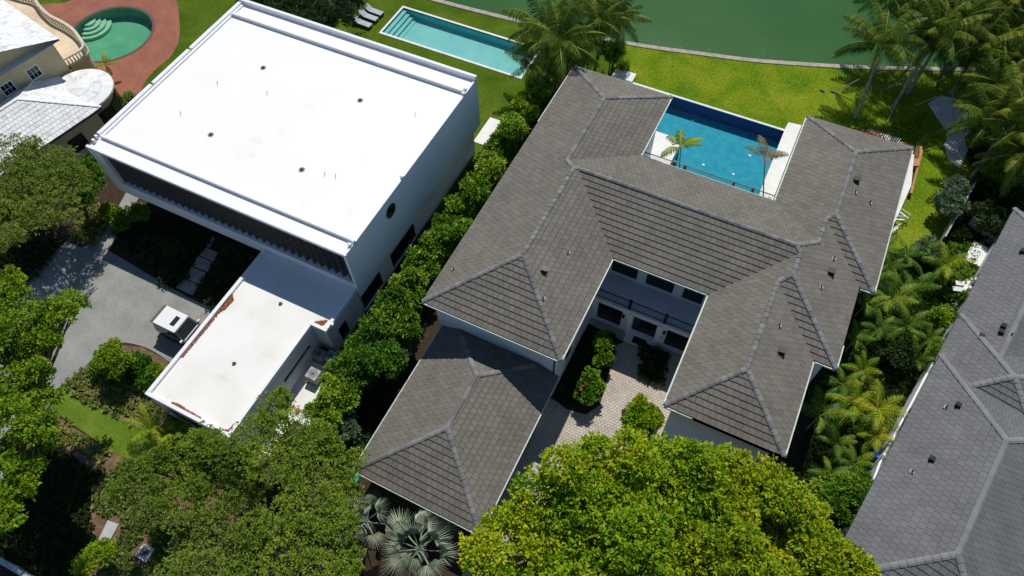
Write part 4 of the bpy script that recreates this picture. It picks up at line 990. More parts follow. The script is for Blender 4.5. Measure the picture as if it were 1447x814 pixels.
BIG = dict(dens=17, L=.27, W=.14, nper=7, squash=.8)
g = 'broadleaf trees at the foot of the view'
tree('broadleaf_tree', 'big bright green broadleaf tree spreading over the mouth of the brick courtyard', 'tree',
     px_puffs([(722, 745, 34, 0), (688, 785, 34, .05), (758, 695, 34), (800, 660, 32), (845, 640, 28, -.05), (893, 640, 32, -.05), (940, 645, 32, -.05), (985, 648, 28), (1020, 655, 26),
               (820, 705, 42, -.05), (880, 690, 42, -.12), (940, 695, 42, -.12), (995, 692, 36, -.05), (765, 765, 40, .05), (830, 765, 45, -.02), (900, 755, 45, -.08), (700, 825, 34, .1), (770, 825, 40, .08),
               (845, 825, 45), (915, 820, 45)], 8.6, 1.2, 11), 'bigleaf', base=at(870, 800, 0), r0=.4, seed=21, group=g, **BIG)
tree('broadleaf_tree', 'big yellowing broadleaf tree in front of the right hand wing of the grey house', 'tree',
     px_puffs([(1045, 668, 26, -.05), (1085, 672, 26), (1075, 710, 36), (1120, 712, 32, .05), (1150, 730, 26, .05), (1030, 720, 38, -.05), (1100, 760, 42, .08), (1040, 775, 45, .05), (980, 780, 45, .0), (1155, 775, 36, .1),
               (1195, 795, 28, .1), (1222, 800, 16, .05), (970, 830, 45, .05), (1040, 835, 45, .1), (1110, 835, 45, .12), (1175, 835, 40, .1)], 8.3, 1.2, 12), 'yellowleaf', base=at(1080, 800, 0), r0=.4, seed=22, group=g, **BIG)
OL = dict(dens=20, L=.17, W=.08, nper=7, squash=.8)
g = 'fine leaved olive green trees before the garage'
tree('fine_leaved_tree', 'olive green fine leaved tree at the near corner of the white annex roof', 'tree',
     px_puffs([(387, 572, 28), (358, 612, 34), (408, 605, 38), (450, 622, 34), (482, 655, 32), (425, 665, 42), (375, 655, 36), (488, 700, 30), (455, 710, 36), (395, 560, 16, .1)], 6.5, 1.1, 13, k=.84), 'oliveleaf', base=at(430, 690, 0), seed=23, group=g, **OL)
tree('fine_leaved_tree', 'olive green fine leaved tree beside the lawn strip with bare mulch on its left', 'tree',
     px_puffs([(250, 640, 30), (212, 655, 26), (285, 625, 30), (320, 640, 36), (190, 672, 30), (262, 682, 36), (310, 690, 38), (222, 700, 24), (345, 700, 32), (163, 690, 16)], 6.0, 1.1, 14, k=.84), 'oliveleaf', base=at(280, 700, 0), seed=24, group=g, **OL)
tree('fine_leaved_tree', 'fine leaved tree at the bottom edge beside the silver fan palms', 'tree',
     px_puffs([(400, 730, 36), (440, 760, 38), (480, 745, 26, -.05), (360, 750, 34), (400, 795, 42), (460, 812, 40), (495, 790, 26, -.05), (350, 810, 36)], 6.3, 1.1, 15, k=.84), 'oliveleaf', base=at(430, 800, 0), seed=25, group=g, **OL)
tree('fine_leaved_tree', 'fine leaved tree at the bottom edge right of the open meter box', 'tree',
     px_puffs([(285, 740, 30), (262, 770, 26, .05), (310, 765, 34), (280, 805, 36), (235, 812, 24), (320, 820, 34), (250, 735, 20)], 5.5, 1.1, 16, k=.84), 'oliveleaf2', base=at(290, 800, 0), seed=26, group=g, **OL)
tree('fine_leaved_tree', 'small bright shrubby tree on the mulch left of the meter box', 'tree',
     px_puffs([(133, 785, 18, .1), (118, 795, 14, .1), (148, 775, 13, .1)], 2.2, .2, 17), 'brightleaf', r0=.08, seed=27, dens=30, L=.2, W=.09, nper=6)
tree('oak_tree', 'bright green tree overhanging the driveway at the left edge', 'tree',
     px_puffs([(12, 425, 34), (38, 455, 34), (62, 438, 24), (100, 425, 18, .08), (85, 440, 18), (30, 490, 32), (58, 478, 22), (18, 535, 32), (50, 520, 18, -.05), (55, 560, 22), (20, 585, 30), (48, 600, 24), (62, 620, 18), (10, 635, 24), (12, 392, 16, .08),
               (25, 690, 24), (38, 665, 20), (12, 730, 20), (-20, 560, 50), (-20, 470, 50), (-20, 680, 45)], 10.6, 1.3, 18, k=.9), 'brightleaf', base=at(70, 600, 0), r0=.35, seed=28, dens=14, L=.24, W=.12, nper=7, squash=.8)
tree('olive_tree', 'dusty olive tree with sparse crown beside the cream house roof', 'tree',
     px_puffs([(18, 215, 30), (50, 222, 30), (82, 228, 26), (30, 255, 32), (70, 262, 32), (105, 250, 22), (15, 295, 30), (52, 300, 30), (88, 290, 22), (-15, 260, 40), (10, 330, 20)], 6.2, .5, 19), 'oliveleaf2', base=at(40, 300, 0), r0=.28, seed=29, **OL)
tree('olive_tree', 'darker green tree between the olive tree and the white house', 'tree',
     px_puffs([(118, 232, 14), (125, 258, 18), (112, 280, 18), (134, 240, 10)], 4.2, .4, 20), 'hedgeleaf', base=at(118, 290, 0), r0=.15, seed=30, dens=22, L=.2, W=.1, nper=6)
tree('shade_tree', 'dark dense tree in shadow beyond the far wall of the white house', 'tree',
     px_puffs([(390, -5, 26), (430, 0, 28), (470, 5, 26), (405, 22, 22), (450, 25, 20), (490, 15, 14), (360, -10, 22), (430, -30, 40), (500, -12, 18)], 4.0, .4, 33), 'darkleaf', r0=.3, seed=31, dens=22, L=.25, W=.1, nper=6)  # crown colour darkened, shadow on this tree is in the leaf material
# hedge between the two houses
HP = [(762, 122, 17, 'at the far end of the hedge by the lap pool'), (742, 148, 19, 'second from the lap pool end of the hedge'), (724, 178, 20, 'beside the far corner of the grey roof'), (709, 206, 20, 'beside the small rear terrace slab of the white house'),
      (692, 236, 21, 'opposite the round window, towards the lake'), (672, 264, 22, 'opposite the round window wall'), (652, 290, 22, 'beside the middle window row of the white house'), (634, 318, 22, 'near the left eaves of the grey house'),
      (616, 346, 23, 'beside the wide ground floor window'), (598, 374, 24, 'under the middle of the hedge run'), (578, 402, 25, 'just short of the front corner of the grey roof'), (560, 430, 26, 'left of the front corner of the grey roof'),
      (540, 458, 27, 'beside the last window of the white house'), (520, 488, 28, 'opposite the inner corner of the annex'), (500, 520, 29, 'beside the upper air conditioner'), (478, 552, 28, 'beside the pale side yard'),
      (460, 582, 24, 'at the near end touching the olive tree'), (575, 462, 20, 'tucked below the front corner of the grey roof'), (548, 505, 22, 'on the garage side of the hedge'), (655, 322, 14, 'small and tight against the grey eaves')]
for i, (px, py, r, d) in enumerate(HP):
    rd = random.Random(100 + i); pf = px_puffs([(px + rd.uniform(-4, 4), py + rd.uniform(-4, 4), r * .75)] + [(px + r * .6 * math.cos(a) + rd.uniform(-3, 3), py + r * .6 * math.sin(a), r * rd.uniform(.38, .55), rd.uniform(-.2, .1)) for a in np.arange(5) * 1.26 + rd.uniform(0, 1)], rd.uniform(2.3, 4.2), .7, 50 + i, k=rd.uniform(.84, 1.08))
    tree('hedge_shrub', 'leafy green hedge shrub ' + d, 'shrub', pf, 'hedgeleaf', group='shrubs of the hedge between the two houses', r0=.1, seed=200 + i, dens=17, L=.30, W=.13, nper=8, squash=1.0, zmin=-.7)
tree('grey_shrub', 'pale grey green shrub in the gap between hedge and garage roof', 'shrub', px_puffs([(578, 486, 12), (570, 500, 10), (586, 478, 8)], 2.4, .2, 61), 'greyleaf', r0=.08, seed=62, dens=24, L=.2, W=.08, nper=6)
tree('grey_shrub', 'blue green shrub half way down the garage side of the hedge', 'shrub', px_puffs([(492, 595, 12), (497, 612, 10), (484, 602, 9)], 2.2, .2, 63), 'greyleaf', r0=.08, seed=64, dens=24, L=.2, W=.08, nper=6)
# courtyard planting
SH = dict(dens=24, L=.26, W=.12, nper=7, r0=.06, squash=.9)
tree('courtyard_shrub', 'small leafy shrub in the shade nearest the entrance', 'shrub', px_puffs([(852, 478, 8), (847, 486, 6), (857, 487, 6)], 1.6, .2, 65), 'hedgeleaf', seed=66, **SH)
tree('courtyard_shrub', 'light green star leaved shrub in the middle of the courtyard bed', 'shrub', px_puffs([(853, 503, 9, .1), (846, 509, 6, .1), (860, 508, 6)], 1.5, .2, 67), 'brightleaf', seed=68, **SH)
ts_ = tree('flowering_shrub', 'rounded shrub with a few red flowers at the sunny end of the courtyard bed', 'shrub', px_puffs([(836, 530, 10, -.1), (828, 544, 9, -.1), (842, 547, 10, -.1), (832, 562, 8, -.1), (822, 555, 7)], 1.6, .2, 69), 'hedgeleaf', seed=70, **SH)
fl = MB(); rd = random.Random(4)
for q in range(6):
    x, y = at(820 + rd.gauss(0, 5), 546 + rd.gauss(0, 4), 2.0); fl.rbox(x, y, .12, .12, 1.95, 2.05, rd.uniform(0, 3))
fl.build('flowers', flat('red petals', (0.55, 0.03, 0.015)), ts_, kind='stuff')
tree('courtyard_shrub', 'yellow green shrub standing alone on the brick court by the right wing', 'shrub', px_puffs([(900, 578, 12), (918, 583, 10), (892, 594, 11), (912, 600, 12), (926, 594, 9), (904, 568, 8, .1)], 1.6, .2, 71), 'bigleaf', seed=72, **SH)
# driveway island
tree('driveway_shrub', 'tall green bush in the middle of the driveway bed', 'shrub', px_puffs([(156, 497, 14), (150, 510, 14), (168, 508, 12), (160, 488, 8, .1), (160, 522, 10)], 2.4, .2, 73), 'brightleaf', seed=74, **SH)
for i, (px, py, r, d) in enumerate([(196, 512, 14, 'behind the tall bush, nearest the parked car'), (206, 535, 13, 'hugging the corner of the annex'), (178, 532, 11, 'beside the tall bush on its shaded side'), (140, 520, 10, 'on the driveway edge left of the tall bush'), (222, 524, 8, 'smallest of the bed, against the annex wall')]):
    tree('driveway_shrub', 'low green shrub ' + d, 'shrub', px_puffs([(px, py, r), (px + r * .6, py + 3, r * .6), (px - r * .6, py - 2, r * .6)], .9, .1, 75 + i), 'hedgeleaf', seed=80 + i, group='shrubs in the driveway island', **SH)
tree('rounded_bush', 'rounded green bush at the end of the narrow path by the white house', 'shrub', px_puffs([(158, 302, 13), (150, 296, 9), (168, 312, 9), (172, 318, 7)], 1.2, .15, 90), 'brightleaf', seed=91, **SH)
tree('corner_bush', 'leafy bush at the top corner of the path under the white house', 'shrub', px_puffs([(196, 296, 9), (203, 303, 6, .15), (188, 305, 6)], .9, .1, 92), 'hedgeleaf', seed=93, **SH)
tree('border_shrub', 'green shrub strip at the patio end of the white house wall', 'shrub', px_puffs([(165, 148, 10), (180, 138, 9), (150, 165, 9), (135, 180, 9), (122, 192, 8)], 1.0, .1, 94), 'bedleaf', seed=95, **SH)
for i, (px, py, d) in enumerate([(240, 350, 'in the shaded front garden under the overhang'), (215, 350, 'at the driveway edge of the shaded garden'), (238, 380, 'left of the stepping slabs in the shade'), (322, 385, 'right of the stepping slabs in the shade'), (345, 360, 'against the annex in the shade'), (305, 412, 'at the foot of the stepping slabs')]):
    tree('shade_shrub', 'dark low shrub ' + d, 'shrub', px_puffs([(px, py, 16), (px + 14, py + 8, 12), (px - 14, py - 6, 12), (px - 4, py + 12, 11)], .5, .1, 96 + i), 'darkleaf', seed=110 + i, group='dark shrubs in the shaded front garden', r0=.05, dens=18, L=.22, W=.1, nper=6)  # leaf colour darkened to carry the house shadow lying on this garden
# foliage on the right of the grey house
for i, (px, py, r, z, mt, d) in enumerate([(1345, 285, 20, 1.8, 'greyleaf', 'grey green bush beside the side wall of the slate house'), (1352, 262, 15, 1.8, 'greyleaf', 'sparse silvery bush nearest the leaning palms'), (1312, 352, 16, 1.6, 'greyleaf', 'blue green bush where the side lawn ends'), (1395, 300, 20, 1.5, 'darkleaf', 'dark bush behind the side wall'),
        (1425, 245, 26, 2.2, 'hedgeleaf', 'green bush under the palms right of the sand patch'), (1432, 210, 22, 2.5, 'hedgeleaf', 'bright leaved bush among the palms at the right edge'), (1400, 262, 20, 1.5, 'darkleaf', 'dark bush under the leaning trunks'), (1270, 500, 16, 1.5, 'darkleaf', 'dark bush between the two strips of fan palms'),
        (1215, 690, 24, 2.8, 'hedgeleaf', 'green bush below the blue bin'), (1185, 700, 22, 2.6, 'hedgeleaf', 'green bush behind the yellowing tree'), (1205, 730, 20, 2.2, 'hedgeleaf', 'green bush in the corner before the slate house'), (1165, 690, 18, 2.2, 'hedgeleaf', 'green bush near the front corner of the right wing'), (1240, 700, 14, 2.4, 'hedgeleaf', 'small green bush touching the slate eaves'),
        (1335, 445, 14, 2.6, 'hedgeleaf', 'round green bush at the slate eaves'), (1362, 425, 12, 1.0, 'hedgeleaf', 'low bush beside the pool equipment'), (1330, 500, 14, 1.8, 'hedgeleaf', 'bush at the bend of the side wall'),
        (1195, 235, 8, .5, 'darkleaf', 'low shrub at the rear corner of the right wing'), (1420, 320, 26, 1.4, 'darkleaf', 'dark bush in front of the slate roof corner'), (1390, 185, 14, 1.4, 'darkleaf', 'dark bush right of the sand patch'), (1440, 275, 24, 2, 'darkleaf', 'dark bush at the right edge above the slate roof')]):
    tree('side_bush', d, 'shrub', px_puffs([(px, py, r * .8), (px + r * .6, py + 2, r * .55), (px - r * .6, py - 3, r * .55), (px, py + r * .6, r * .5), (px + 2, py - r * .6, r * .5)], z, .2, 120 + i), mt, seed=150 + i, r0=.07, dens=22, L=.24, W=.10, nper=6, squash=.9)
for i, (px, py, r, z, d) in enumerate([(835, 45, 22, 3.5, 'between the palms above the grey roof'), (865, 70, 18, 2.6, 'at the lake end behind the grey roof'), (790, 95, 20, 2.8, 'at the foot of the tall palms by the roof corner'), (815, 80, 20, 3.2, 'under the tall palms'), (880, 88, 10, .9, 'small, near the white pool slab')]):
    tree('palm_foot_shrub', 'dark green shrub ' + d, 'shrub', px_puffs([(px, py, r * .8), (px + r * .6, py + 2, r * .5), (px - r * .6, py - 3, r * .5), (px, py + r * .6, r * .45)], z, .3, 170 + i), 'oliveleaf' if i != 1 else 'hedgeleaf', seed=180 + i, r0=.08, dens=22, L=.24, W=.09, nper=6, group='shrubs round the palms by the lake lawn')

# ------------------------------------------------------------ palms
def frond_mesh(name, L, a0, droop, nl, ll, lw, mat, seed, hang=.35, twist=0.0, tintb=.5, fwd=.7):
    rg = np.random.default_rng(seed); n = 14; s = np.linspace(0, 1, n + 1)
    ang = a0 - droop * s ** 1.4; dx = np.cos(ang) * L / n; dz = np.sin(ang) * L / n
    X = np.concatenate([[0], np.cumsum(dx[:-1])]); Z = np.concatenate([[0], np.cumsum(dz[:-1])])
    V = []; F = []; T = []
    for i in range(n):          # rachis as a thin three sided bar
        w0, w1 = .035 * (1 - s[i] * .8), .035 * (1 - s[i + 1] * .8); b = len(V)
        V += [(X[i], -w0, Z[i]), (X[i], w0, Z[i]), (X[i + 1], w1, Z[i + 1]), (X[i + 1], -w1, Z[i + 1]), (X[i], 0, Z[i] - w0 * 1.5), (X[i + 1], 0, Z[i + 1] - w1 * 1.5)]
        F += [(b, b + 3, b + 2, b + 1), (b, b + 4, b + 5, b + 3), (b + 1, b + 2, b + 5, b + 4)]; T += [.85, .6, .6]
    for q in range(nl):
        f = .12 + .88 * (q + .5) / nl; k = np.interp(f, s, X), np.interp(f, s, Z); a = np.interp(f, s, ang)
        l = ll * (math.sin(PI * min(1, (f * .86 + .12))) ** .6) * rg.uniform(.85, 1.1)
        for sd in (-1, 1):
            fw = fwd + .5 * (f ** 2) + rg.uniform(-.12, .12); h = hang + rg.uniform(-.15, .15)
            d = np.array([math.cos(a) * fw, sd * 1.0, math.sin(a) * fw - h]); d /= np.linalg.norm(d)
            p0 = np.array([k[0], 0, k[1]]); p1 = p0 + d * l * .55; p2 = p1 + (d + np.array([0, 0, -.45 - hang * .5])) / 1.15 * l * .45
            t = np.array([math.cos(a), 0, math.sin(a)]) * lw; b = len(V)
            V += [tuple(p0 - t * .3), tuple(p0 + t * .3), tuple(p1 + t * .5), tuple(p1 - t * .5), tuple(p2)]
            F += [(b, b + 1, b + 2, b + 3), (b + 3, b + 2, b + 4, b + 4)][:1]; F.append((b + 3, b + 2, b + 4)); tt = float(np.clip(tintb + rg.uniform(-.25, .25), 0, 1)); T += [tt, tt]
    m = MB(); m.v = V; m.f = F; m.t = T
    return m.mesh(name, mat)
FR = {}
def fronds(kind):
    if kind in FR: return FR[kind]
    P = dict(coco=dict(L=3.7, nl=40, ll=1.0, lw=.07, mat=M['frond']), areca=dict(L=2.2, nl=24, ll=.62, lw=.058, mat=M['frondgrn']), arecay=dict(L=2.1, nl=22, ll=.62, lw=.062, mat=M['frondyel']),
             dry=dict(L=1.7, nl=20, ll=.5, lw=.06, mat=M['fronddry']), small=dict(L=1.75, nl=26, ll=.5, lw=.07, mat=M['frondyel']))[kind]
    out = []
    for i, (a0, dr) in enumerate(((1.2, 1.0), (.95, 1.3), (.65, 1.45), (.3, 1.3), (-.1, 1.0))):
        out.append(frond_mesh('frond', a0=a0, droop=dr, seed=i + 7, hang=.3 if kind != 'coco' else .95, tintb=.62 - .09 * i, **P))
    FR[kind] = out; return out
def palm(label, base, top, kind='coco', n=16, r=.14, scale=1.0, seed=1, group=None, curve_=.4, ntrunk=1, name='palm_tree', rots=None, tilt=.25):
    """base (x,y) on the ground, top (x,y,z) where the fronds start"""
    rd = random.Random(seed); t = thing(name, label, 'palm tree', (*base, 0), group)
    b = Vector((*base, -.05)); e = Vector(top); m = MB(); pts = []; rad = []; K_ = 10
    for i in range(K_ + 1):
        f = i / K_; p = b.lerp(e, f); q = (e - b); q.z = 0
        p = p - q * curve_ * math.sin(PI * f) * .35; pts.append(tuple(p)); rad.append(r * (1.5 if i == 0 else 1.05 - .35 * f) * (1 + .05 * (i % 2)))
    m.tube(pts, rad, 8); m.build('trunk', M['palmbark'], t, smooth=False)
    fm = fronds(kind); lean = Vector((e.x - pts[-2][0], e.y - pts[-2][1], e.z - pts[-2][2])).normalized()
    for i in range(n):
        f = i / n; k = min(4, int(f * 5)); az = i * 2.39996 + rd.uniform(-.2, .2) if rots is None else rots[i]
        s = scale * rd.uniform(.85, 1.08)
        o = bpy.data.objects.new('frond', fm[k if rots is None else min(4, 1 + i % 3)]); COL.objects.link(o); o.parent = t
        o.location = e - Vector(t.location) + Vector((0, 0, -.12 * f)); o.scale = (s, s, s)
        R = Matrix.Rotation(az, 4, 'Z') @ Matrix.Rotation(rd.uniform(-tilt, tilt), 4, 'X')
        tl = Vector((0, 0, 1)).rotation_difference((Vector((0, 0, 1)) * .6 + lean * .4).normalized()).to_matrix().to_4x4()
        o.rotation_euler = (tl @ R).to_euler()
    if kind == 'coco':
        c = MB()
        for q in range(7): a = q * .9; c.rbox(e.x + .22 * math.cos(a), e.y + .22 * math.sin(a), .17, .17, e.z - .32, e.z - .12, a)
        c.build('coconuts', flat('coconut husk', (0.16, 0.17, 0.04)), t, kind='stuff')
        rg_ = MB(); rg_.tube([(e.x, e.y, e.z - .5), (e.x, e.y, e.z + .15)], [.16, .08], 8); rg_.build('crown_shaft', M['fronddry'], t)
    return t
g = 'coconut palms along the lake'
CP = [((1209, 165), (1246, 62), 5.8, 1.0, 'leaning coconut palm standing alone on the lawn behind the right wing', 15), ((1262, 152), (1322, 52), 6.4, 1.0, 'left palm of the close pair leaning over the sea wall', 17), ((1283, 131), (1340, 40), 6.2, .95, 'right palm of the close pair leaning over the sea wall', 16),
      ((1344, 132), (1378, 72), 5.2, 1.0, 'coconut palm rising from the tip of the sand patch', 18), ((1374, 250), (1437, 150), 5.5, 1.0, 'strongly leaning palm rising behind the side wall', 18), ((1410, 150), (1425, 85), 5.0, 1.0, 'short palm right of the sand patch', 18),
      ((1400, 60), (1402, 12), 6.0, 1.05, 'tall palm at the water edge in the top right corner', 18), ((1370, 62), (1360, 8), 6.4, 1.0, 'tall palm at the top edge left of the corner', 18), ((1440, 100), (1446, 40), 6, 1.0, 'palm cut by the right edge of the view', 18), ((1400, 250), (1400, 170), 4.6, .95, 'low palm drooping over the sand patch', 16),
      ((1440, 240), (1450, 215), 4.6, .9, 'palm at the right edge beside the leaning trunks', 16), ((1310, 60), (1300, 2), 6.0, .9, 'palm over the water at the top edge', 15), ((1250, 40), (1262, -5), 6.2, .85, 'palm cut by the top edge above the lone leaning palm', 14), ((1340, 80), (1345, 38), 6.2, .95, 'palm just right of the close pair', 17),
      ((1425, 30), (1430, -5), 6.6, 1.05, 'palm in the very corner of the view', 18), ((1410, 130), (1412, 118), 5.0, .9, 'short palm with fronds over the upper sand patch', 15), ((1435, 200), (1440, 185), 5.2, .9, 'palm behind the strongly leaning palm', 15)]
for i, (b, tp, z, sc, d, n) in enumerate(CP):
    palm(d, at(*b, 0), at3(*tp, z), 'coco', n + 4, .15, sc * 1.12, 300 + i, g)
CP2 = [((800, 122), (790, 58), 7.2, 1.2, 'tall coconut palm at the rear corner of the grey roof', 20), ((775, 110), (768, 40), 6.0, 1.1, 'palm beside the right end of the lap pool', 17), ((845, 78), (848, 30), 6.2, .9, 'palm between the grey roof and the lake', 16), ((872, 62), (876, 22), 5.6, .85, 'palm at the sea wall right of the tall one', 16), ((815, 60), (822, 2), 6.0, .9, 'palm at the top edge behind the tall one', 16), ((765, 118), (752, 92), 3.6, .8, 'low palm drooping over the right end of the lap pool', 12)]
for i, (b, tp, z, sc, d, n) in enumerate(CP2):
    palm(d, at(*b, 0), at3(*tp, z), 'coco', n, .15, sc, 330 + i, 'coconut palms behind the grey roof')
AR = [((1222, 352), 3.2, 'areca', .9, 'against the eaves opposite the roof vent'), ((1250, 345), 3.4, 'areca', .9, 'behind the drying frames by the right wing'), ((1262, 372), 3.6, 'areca', 1.0, 'in the middle of the upper strip'), ((1238, 385), 3.4, 'areca', 1.0, 'just outside the jog in the eaves'), ((1288, 352), 3.2, 'areca', .9, 'where the side lawn ends'),
      ((1316, 340), 2.6, 'areca', .8, 'nearest the dark boundary wall'), ((1345, 365), 3.0, 'arecay', 1.1, 'bright yellow, in front of the white square terrace'), ((1265, 415), 3.4, 'areca', 1.05, 'centre of the dense strip'), ((1232, 420), 3.2, 'areca', 1.0, 'below the jog in the eaves'), ((1295, 400), 3.0, 'areca', .9, 'beside the small lawn opening'),
      ((1250, 455), 3.3, 'areca', 1.0, 'left of the pool equipment'), ((1290, 450), 3.2, 'areca', 1.0, 'overhanging the side wall'), ((1215, 470), 2.8, 'areca', .95, 'in the dark gap beside the right wing'), ((1322, 470), 3.8, 'areca', .8, 'leaning over the slate eaves'), ((1225, 515), 3.2, 'arecay', .95, 'top of the lower yellow group'),
      ((1198, 535), 3.0, 'areca', .9, 'left of the lower yellow group'), ((1165, 580), 3.3, 'areca', 1.0, 'close to the front corner of the right wing'), ((1215, 565), 3.4, 'arecay', 1.0, 'middle of the lower yellow group'), ((1248, 570), 3.4, 'arecay', 1.05, 'above the blue bin'), ((1245, 610), 3.0, 'arecay', .85, 'overhanging the blue bin'),
      ((1190, 620), 2.8, 'areca', .9, 'in the shadow left of the blue bin'), ((1180, 665), 2.8, 'areca', .8, 'behind the yellowing broadleaf tree'), ((1215, 650), 2.8, 'areca', .85, 'just below the blue bin'), ((1210, 400), 2.6, 'areca', .8, 'tucked against the jog'), ((1305, 500), 2.6, 'areca', .7, 'at the bend of the side wall')]
for i, ((px, py), z, kd, sc, d) in enumerate(AR):
    x, y = at(px, py, z); bx, by = x + random.Random(i).uniform(-.3, .3), y + random.Random(i + 9).uniform(-.3, .3)
    palm('%s areca palm %s' % ('yellow green' if kd == 'arecay' else 'green', d), (bx, by), (x, y, z - .9), kd, 7 + i % 4, .07, sc * random.Random(i + 77).uniform(.7, 1.1), 360 + i, 'areca palms between the grey house and the slate house', 0.2)
for i, ((px, py), z, sc, d) in enumerate([((208, 600), 2.0, .95, 'by the front corner of the annex roof, left of the pair'), ((242, 606), 1.9, .8, 'by the front corner of the annex roof, right of the pair'), ((268, 618), 1.7, .7, 'touching the olive tree')]):
    x, y = at(px, py, z); palm('yellow areca palm ' + d, (x, y), (x, y, z - .8), 'arecay', 11, .06, sc, 400 + i, 'areca palms by the annex', 0.1)
x, y = at(958, 215, 3.2); b_ = at(960, 245, 0); palm('young areca palm with yellow fronds beside the white spa slab', at(958, 268, 0), at3(962, 208, 4.0), 'small', 6, .06, 1.25, 411, None, 0, rots=[.0, 1.9, 2.4, .4, 4.2, 1.2])
palm('wilting brown young palm before the right wing deck', at(1078, 290, 0), at3(1081, 222, 4.0), 'dry', 6, .06, 1.35, 412, None, 0, rots=[2.2, .5, 1.6, 5.0, 2.8, .9])
palm('small palm drooping over the brick patio by the round pool', at(152, 122, 0), at3(150, 92, 1.6), 'small', 6, .05, .75, 413, None, 0)
# silver fan palms
def fan_mesh(r, seed):
    rg = np.random.default_rng(seed); m = MB(); nseg = 22; pet = .95
    m.tube([(0, 0, 0), (pet * .5, 0, .12), (pet, 0, .1)], [.035, .03, .025], 4)
    for q in range(nseg):
        a0 = -1.45 + 2.9 * q / nseg; a1 = -1.45 + 2.9 * (q + .9) / nseg; am = (a0 + a1) / 2; l = r * (1 - .3 * abs(am) / 1.45) * rg.uniform(.9, 1.08); m.tint = float(rg.uniform(.25, .8))
        rm_ = l * .45; P = lambda a, d, z: (pet + math.cos(a) * d, math.sin(a) * d, .1 + z)
        m.add([P(am, .02, 0), P(a0, rm_, .10), P(am, rm_, .16), P(a1, rm_, .10), P(am + rg.uniform(-.03, .03), l, -.05 - rg.uniform(0, .15))], [(0, 1, 2), (0, 2, 3), (1, 4, 2), (2, 4, 3)])
    return m.mesh('fan_leaf', M['silver'])
fans = [fan_mesh(1.0, i) for i in range(3)]
def fan_palm(label, px, py, z, n, sc, seed, dry=False):
    x, y = at(px, py, z); t = thing('fan_palm', label, 'palm tree', (x, y, 0), 'silver fan palms before the garage'); rd = random.Random(seed)
    MB().tube([(x, y, -.05), (x, y, z)], [.28, .2], 8).build('trunk', M['palmbark'], t)
    for i in range(n):
        f = i / n; o = bpy.data.objects.new('fan_leaf', fans[i % 3]); COL.objects.link(o); o.parent = t; o.location = (0, 0, z - .1 * f); s = sc * rd.uniform(.85, 1.1); o.scale = (s, s, s)
        o.rotation_euler = (Matrix.Rotation(i * 2.39996, 4, 'Z') @ Matrix.Rotation(-(1.25 - 1.45 * f ** .7), 4, 'Y') @ Matrix.Rotation(rd.uniform(-.5, .5), 4, 'X')).to_euler()
fan_palm('large silver green fan palm below the front corner of the garage roof', 594, 776, 2.0, 13, 1.5, 1)
fan_palm('smaller half shaded silver fan palm beside the olive tree', 518, 738, 1.8, 10, 1.2, 2)
# rows of small plants
def bed(name, poly_px, mat, seed, sp=.54, h=.32, label=None, L=.28, clear=()):
    poly = [at(*p) for p in poly_px]; rg = np.random.default_rng(seed); xs = [p[0] for p in poly]; ys = [p[1] for p in poly]; pts = []
    a = .35; i = 0
    for u in np.arange(-30, 30, sp * .42):
        for v in np.arange(-30, 30, sp):
            x = (min(xs) + max(xs)) / 2 + u + rg.uniform(-.06, .06); y = (min(ys) + max(ys)) / 2 + v + rg.uniform(-.06, .06); c = False
            for k in range(len(poly)):
                p, q = poly[k], poly[k - 1]
                if (p[1] > y) != (q[1] > y) and x < (q[0] - p[0]) * (y - p[1]) / (q[1] - p[1]) + p[0]: c = not c
            if c and rg.uniform() > .04 and all(math.hypot(x - q_[0], y - q_[1]) > q_[2] for q_ in clear): pts.append((x, y, h * .35))
    T = np.array(pts) + rg.normal(size=(len(pts), 3)) * [.03, .03, .02]; D = np.tile([0, 0, 1.0], (len(T), 1))
    V, F, t = leaves(T, D, 22, L, L * .42, rg, 1.2, .7)
    o = link(name, np_mesh(name, V, F, t, M[mat])); setp(o, kind='stuff', label=label, cat='ground cover'); return o
bed('bed_plants', [(85, 548), (120, 520), (150, 512), (235, 575), (222, 606), (205, 608), (150, 580)], 'bedleaf', 1, label='rows of small tan green plants between the lawn strip and the driveway bushes')
bed('bed_plants', [(66, 580), (76, 582), (160, 636), (152, 652), (112, 645), (66, 610)], 'bedleaf', 2, label='rows of small plants along the near edge of the lawn strip')
bed('bed_plants', [(95, 338), (112, 305), (138, 288), (150, 300), (150, 322), (134, 350)], 'bedleaf', 3, label='rows of small plants in the wedge bed left of the narrow path')
bed('bed_plants', [(180, 292), (200, 287), (206, 300), (190, 328), (176, 316)], 'bedleaf', 4, label='small plants in the bed right of the narrow path')
bed('bed_plants', [(128, 690), (180, 650), (240, 690), (260, 740), (240, 814), (140, 814), (150, 770)], 'bedleaf', 5, clear=[(*at(153, 750), .95), (*at(204, 781), .85)], sp=.46, label='sparse small plants on red mulch round the utility boxes')
bed('bed_plants', [(160, 330), (205, 300), (280, 330), (298, 340), (246, 408), (200, 372)], 'darkleaf', 6, sp=.4, label='dark ground cover left of the stepping slabs under the white house')  # dark leaf colour holds the shade under the overhang
bed('bed_plants', [(326, 350), (352, 358), (306, 422), (276, 414), (300, 380)], 'darkleaf', 13, sp=.4, label='dark ground cover between the stepping slabs and the annex')  # same darkened leaves, house shade put into their colour
bed('bed_plants', [(1195, 380), (1320, 340), (1350, 420), (1280, 620), (1200, 760), (1120, 700), (1160, 560)], 'darkleaf', 7, sp=.5, h=.5, L=.3, label='dark undergrowth below the areca palms beside the grey house')
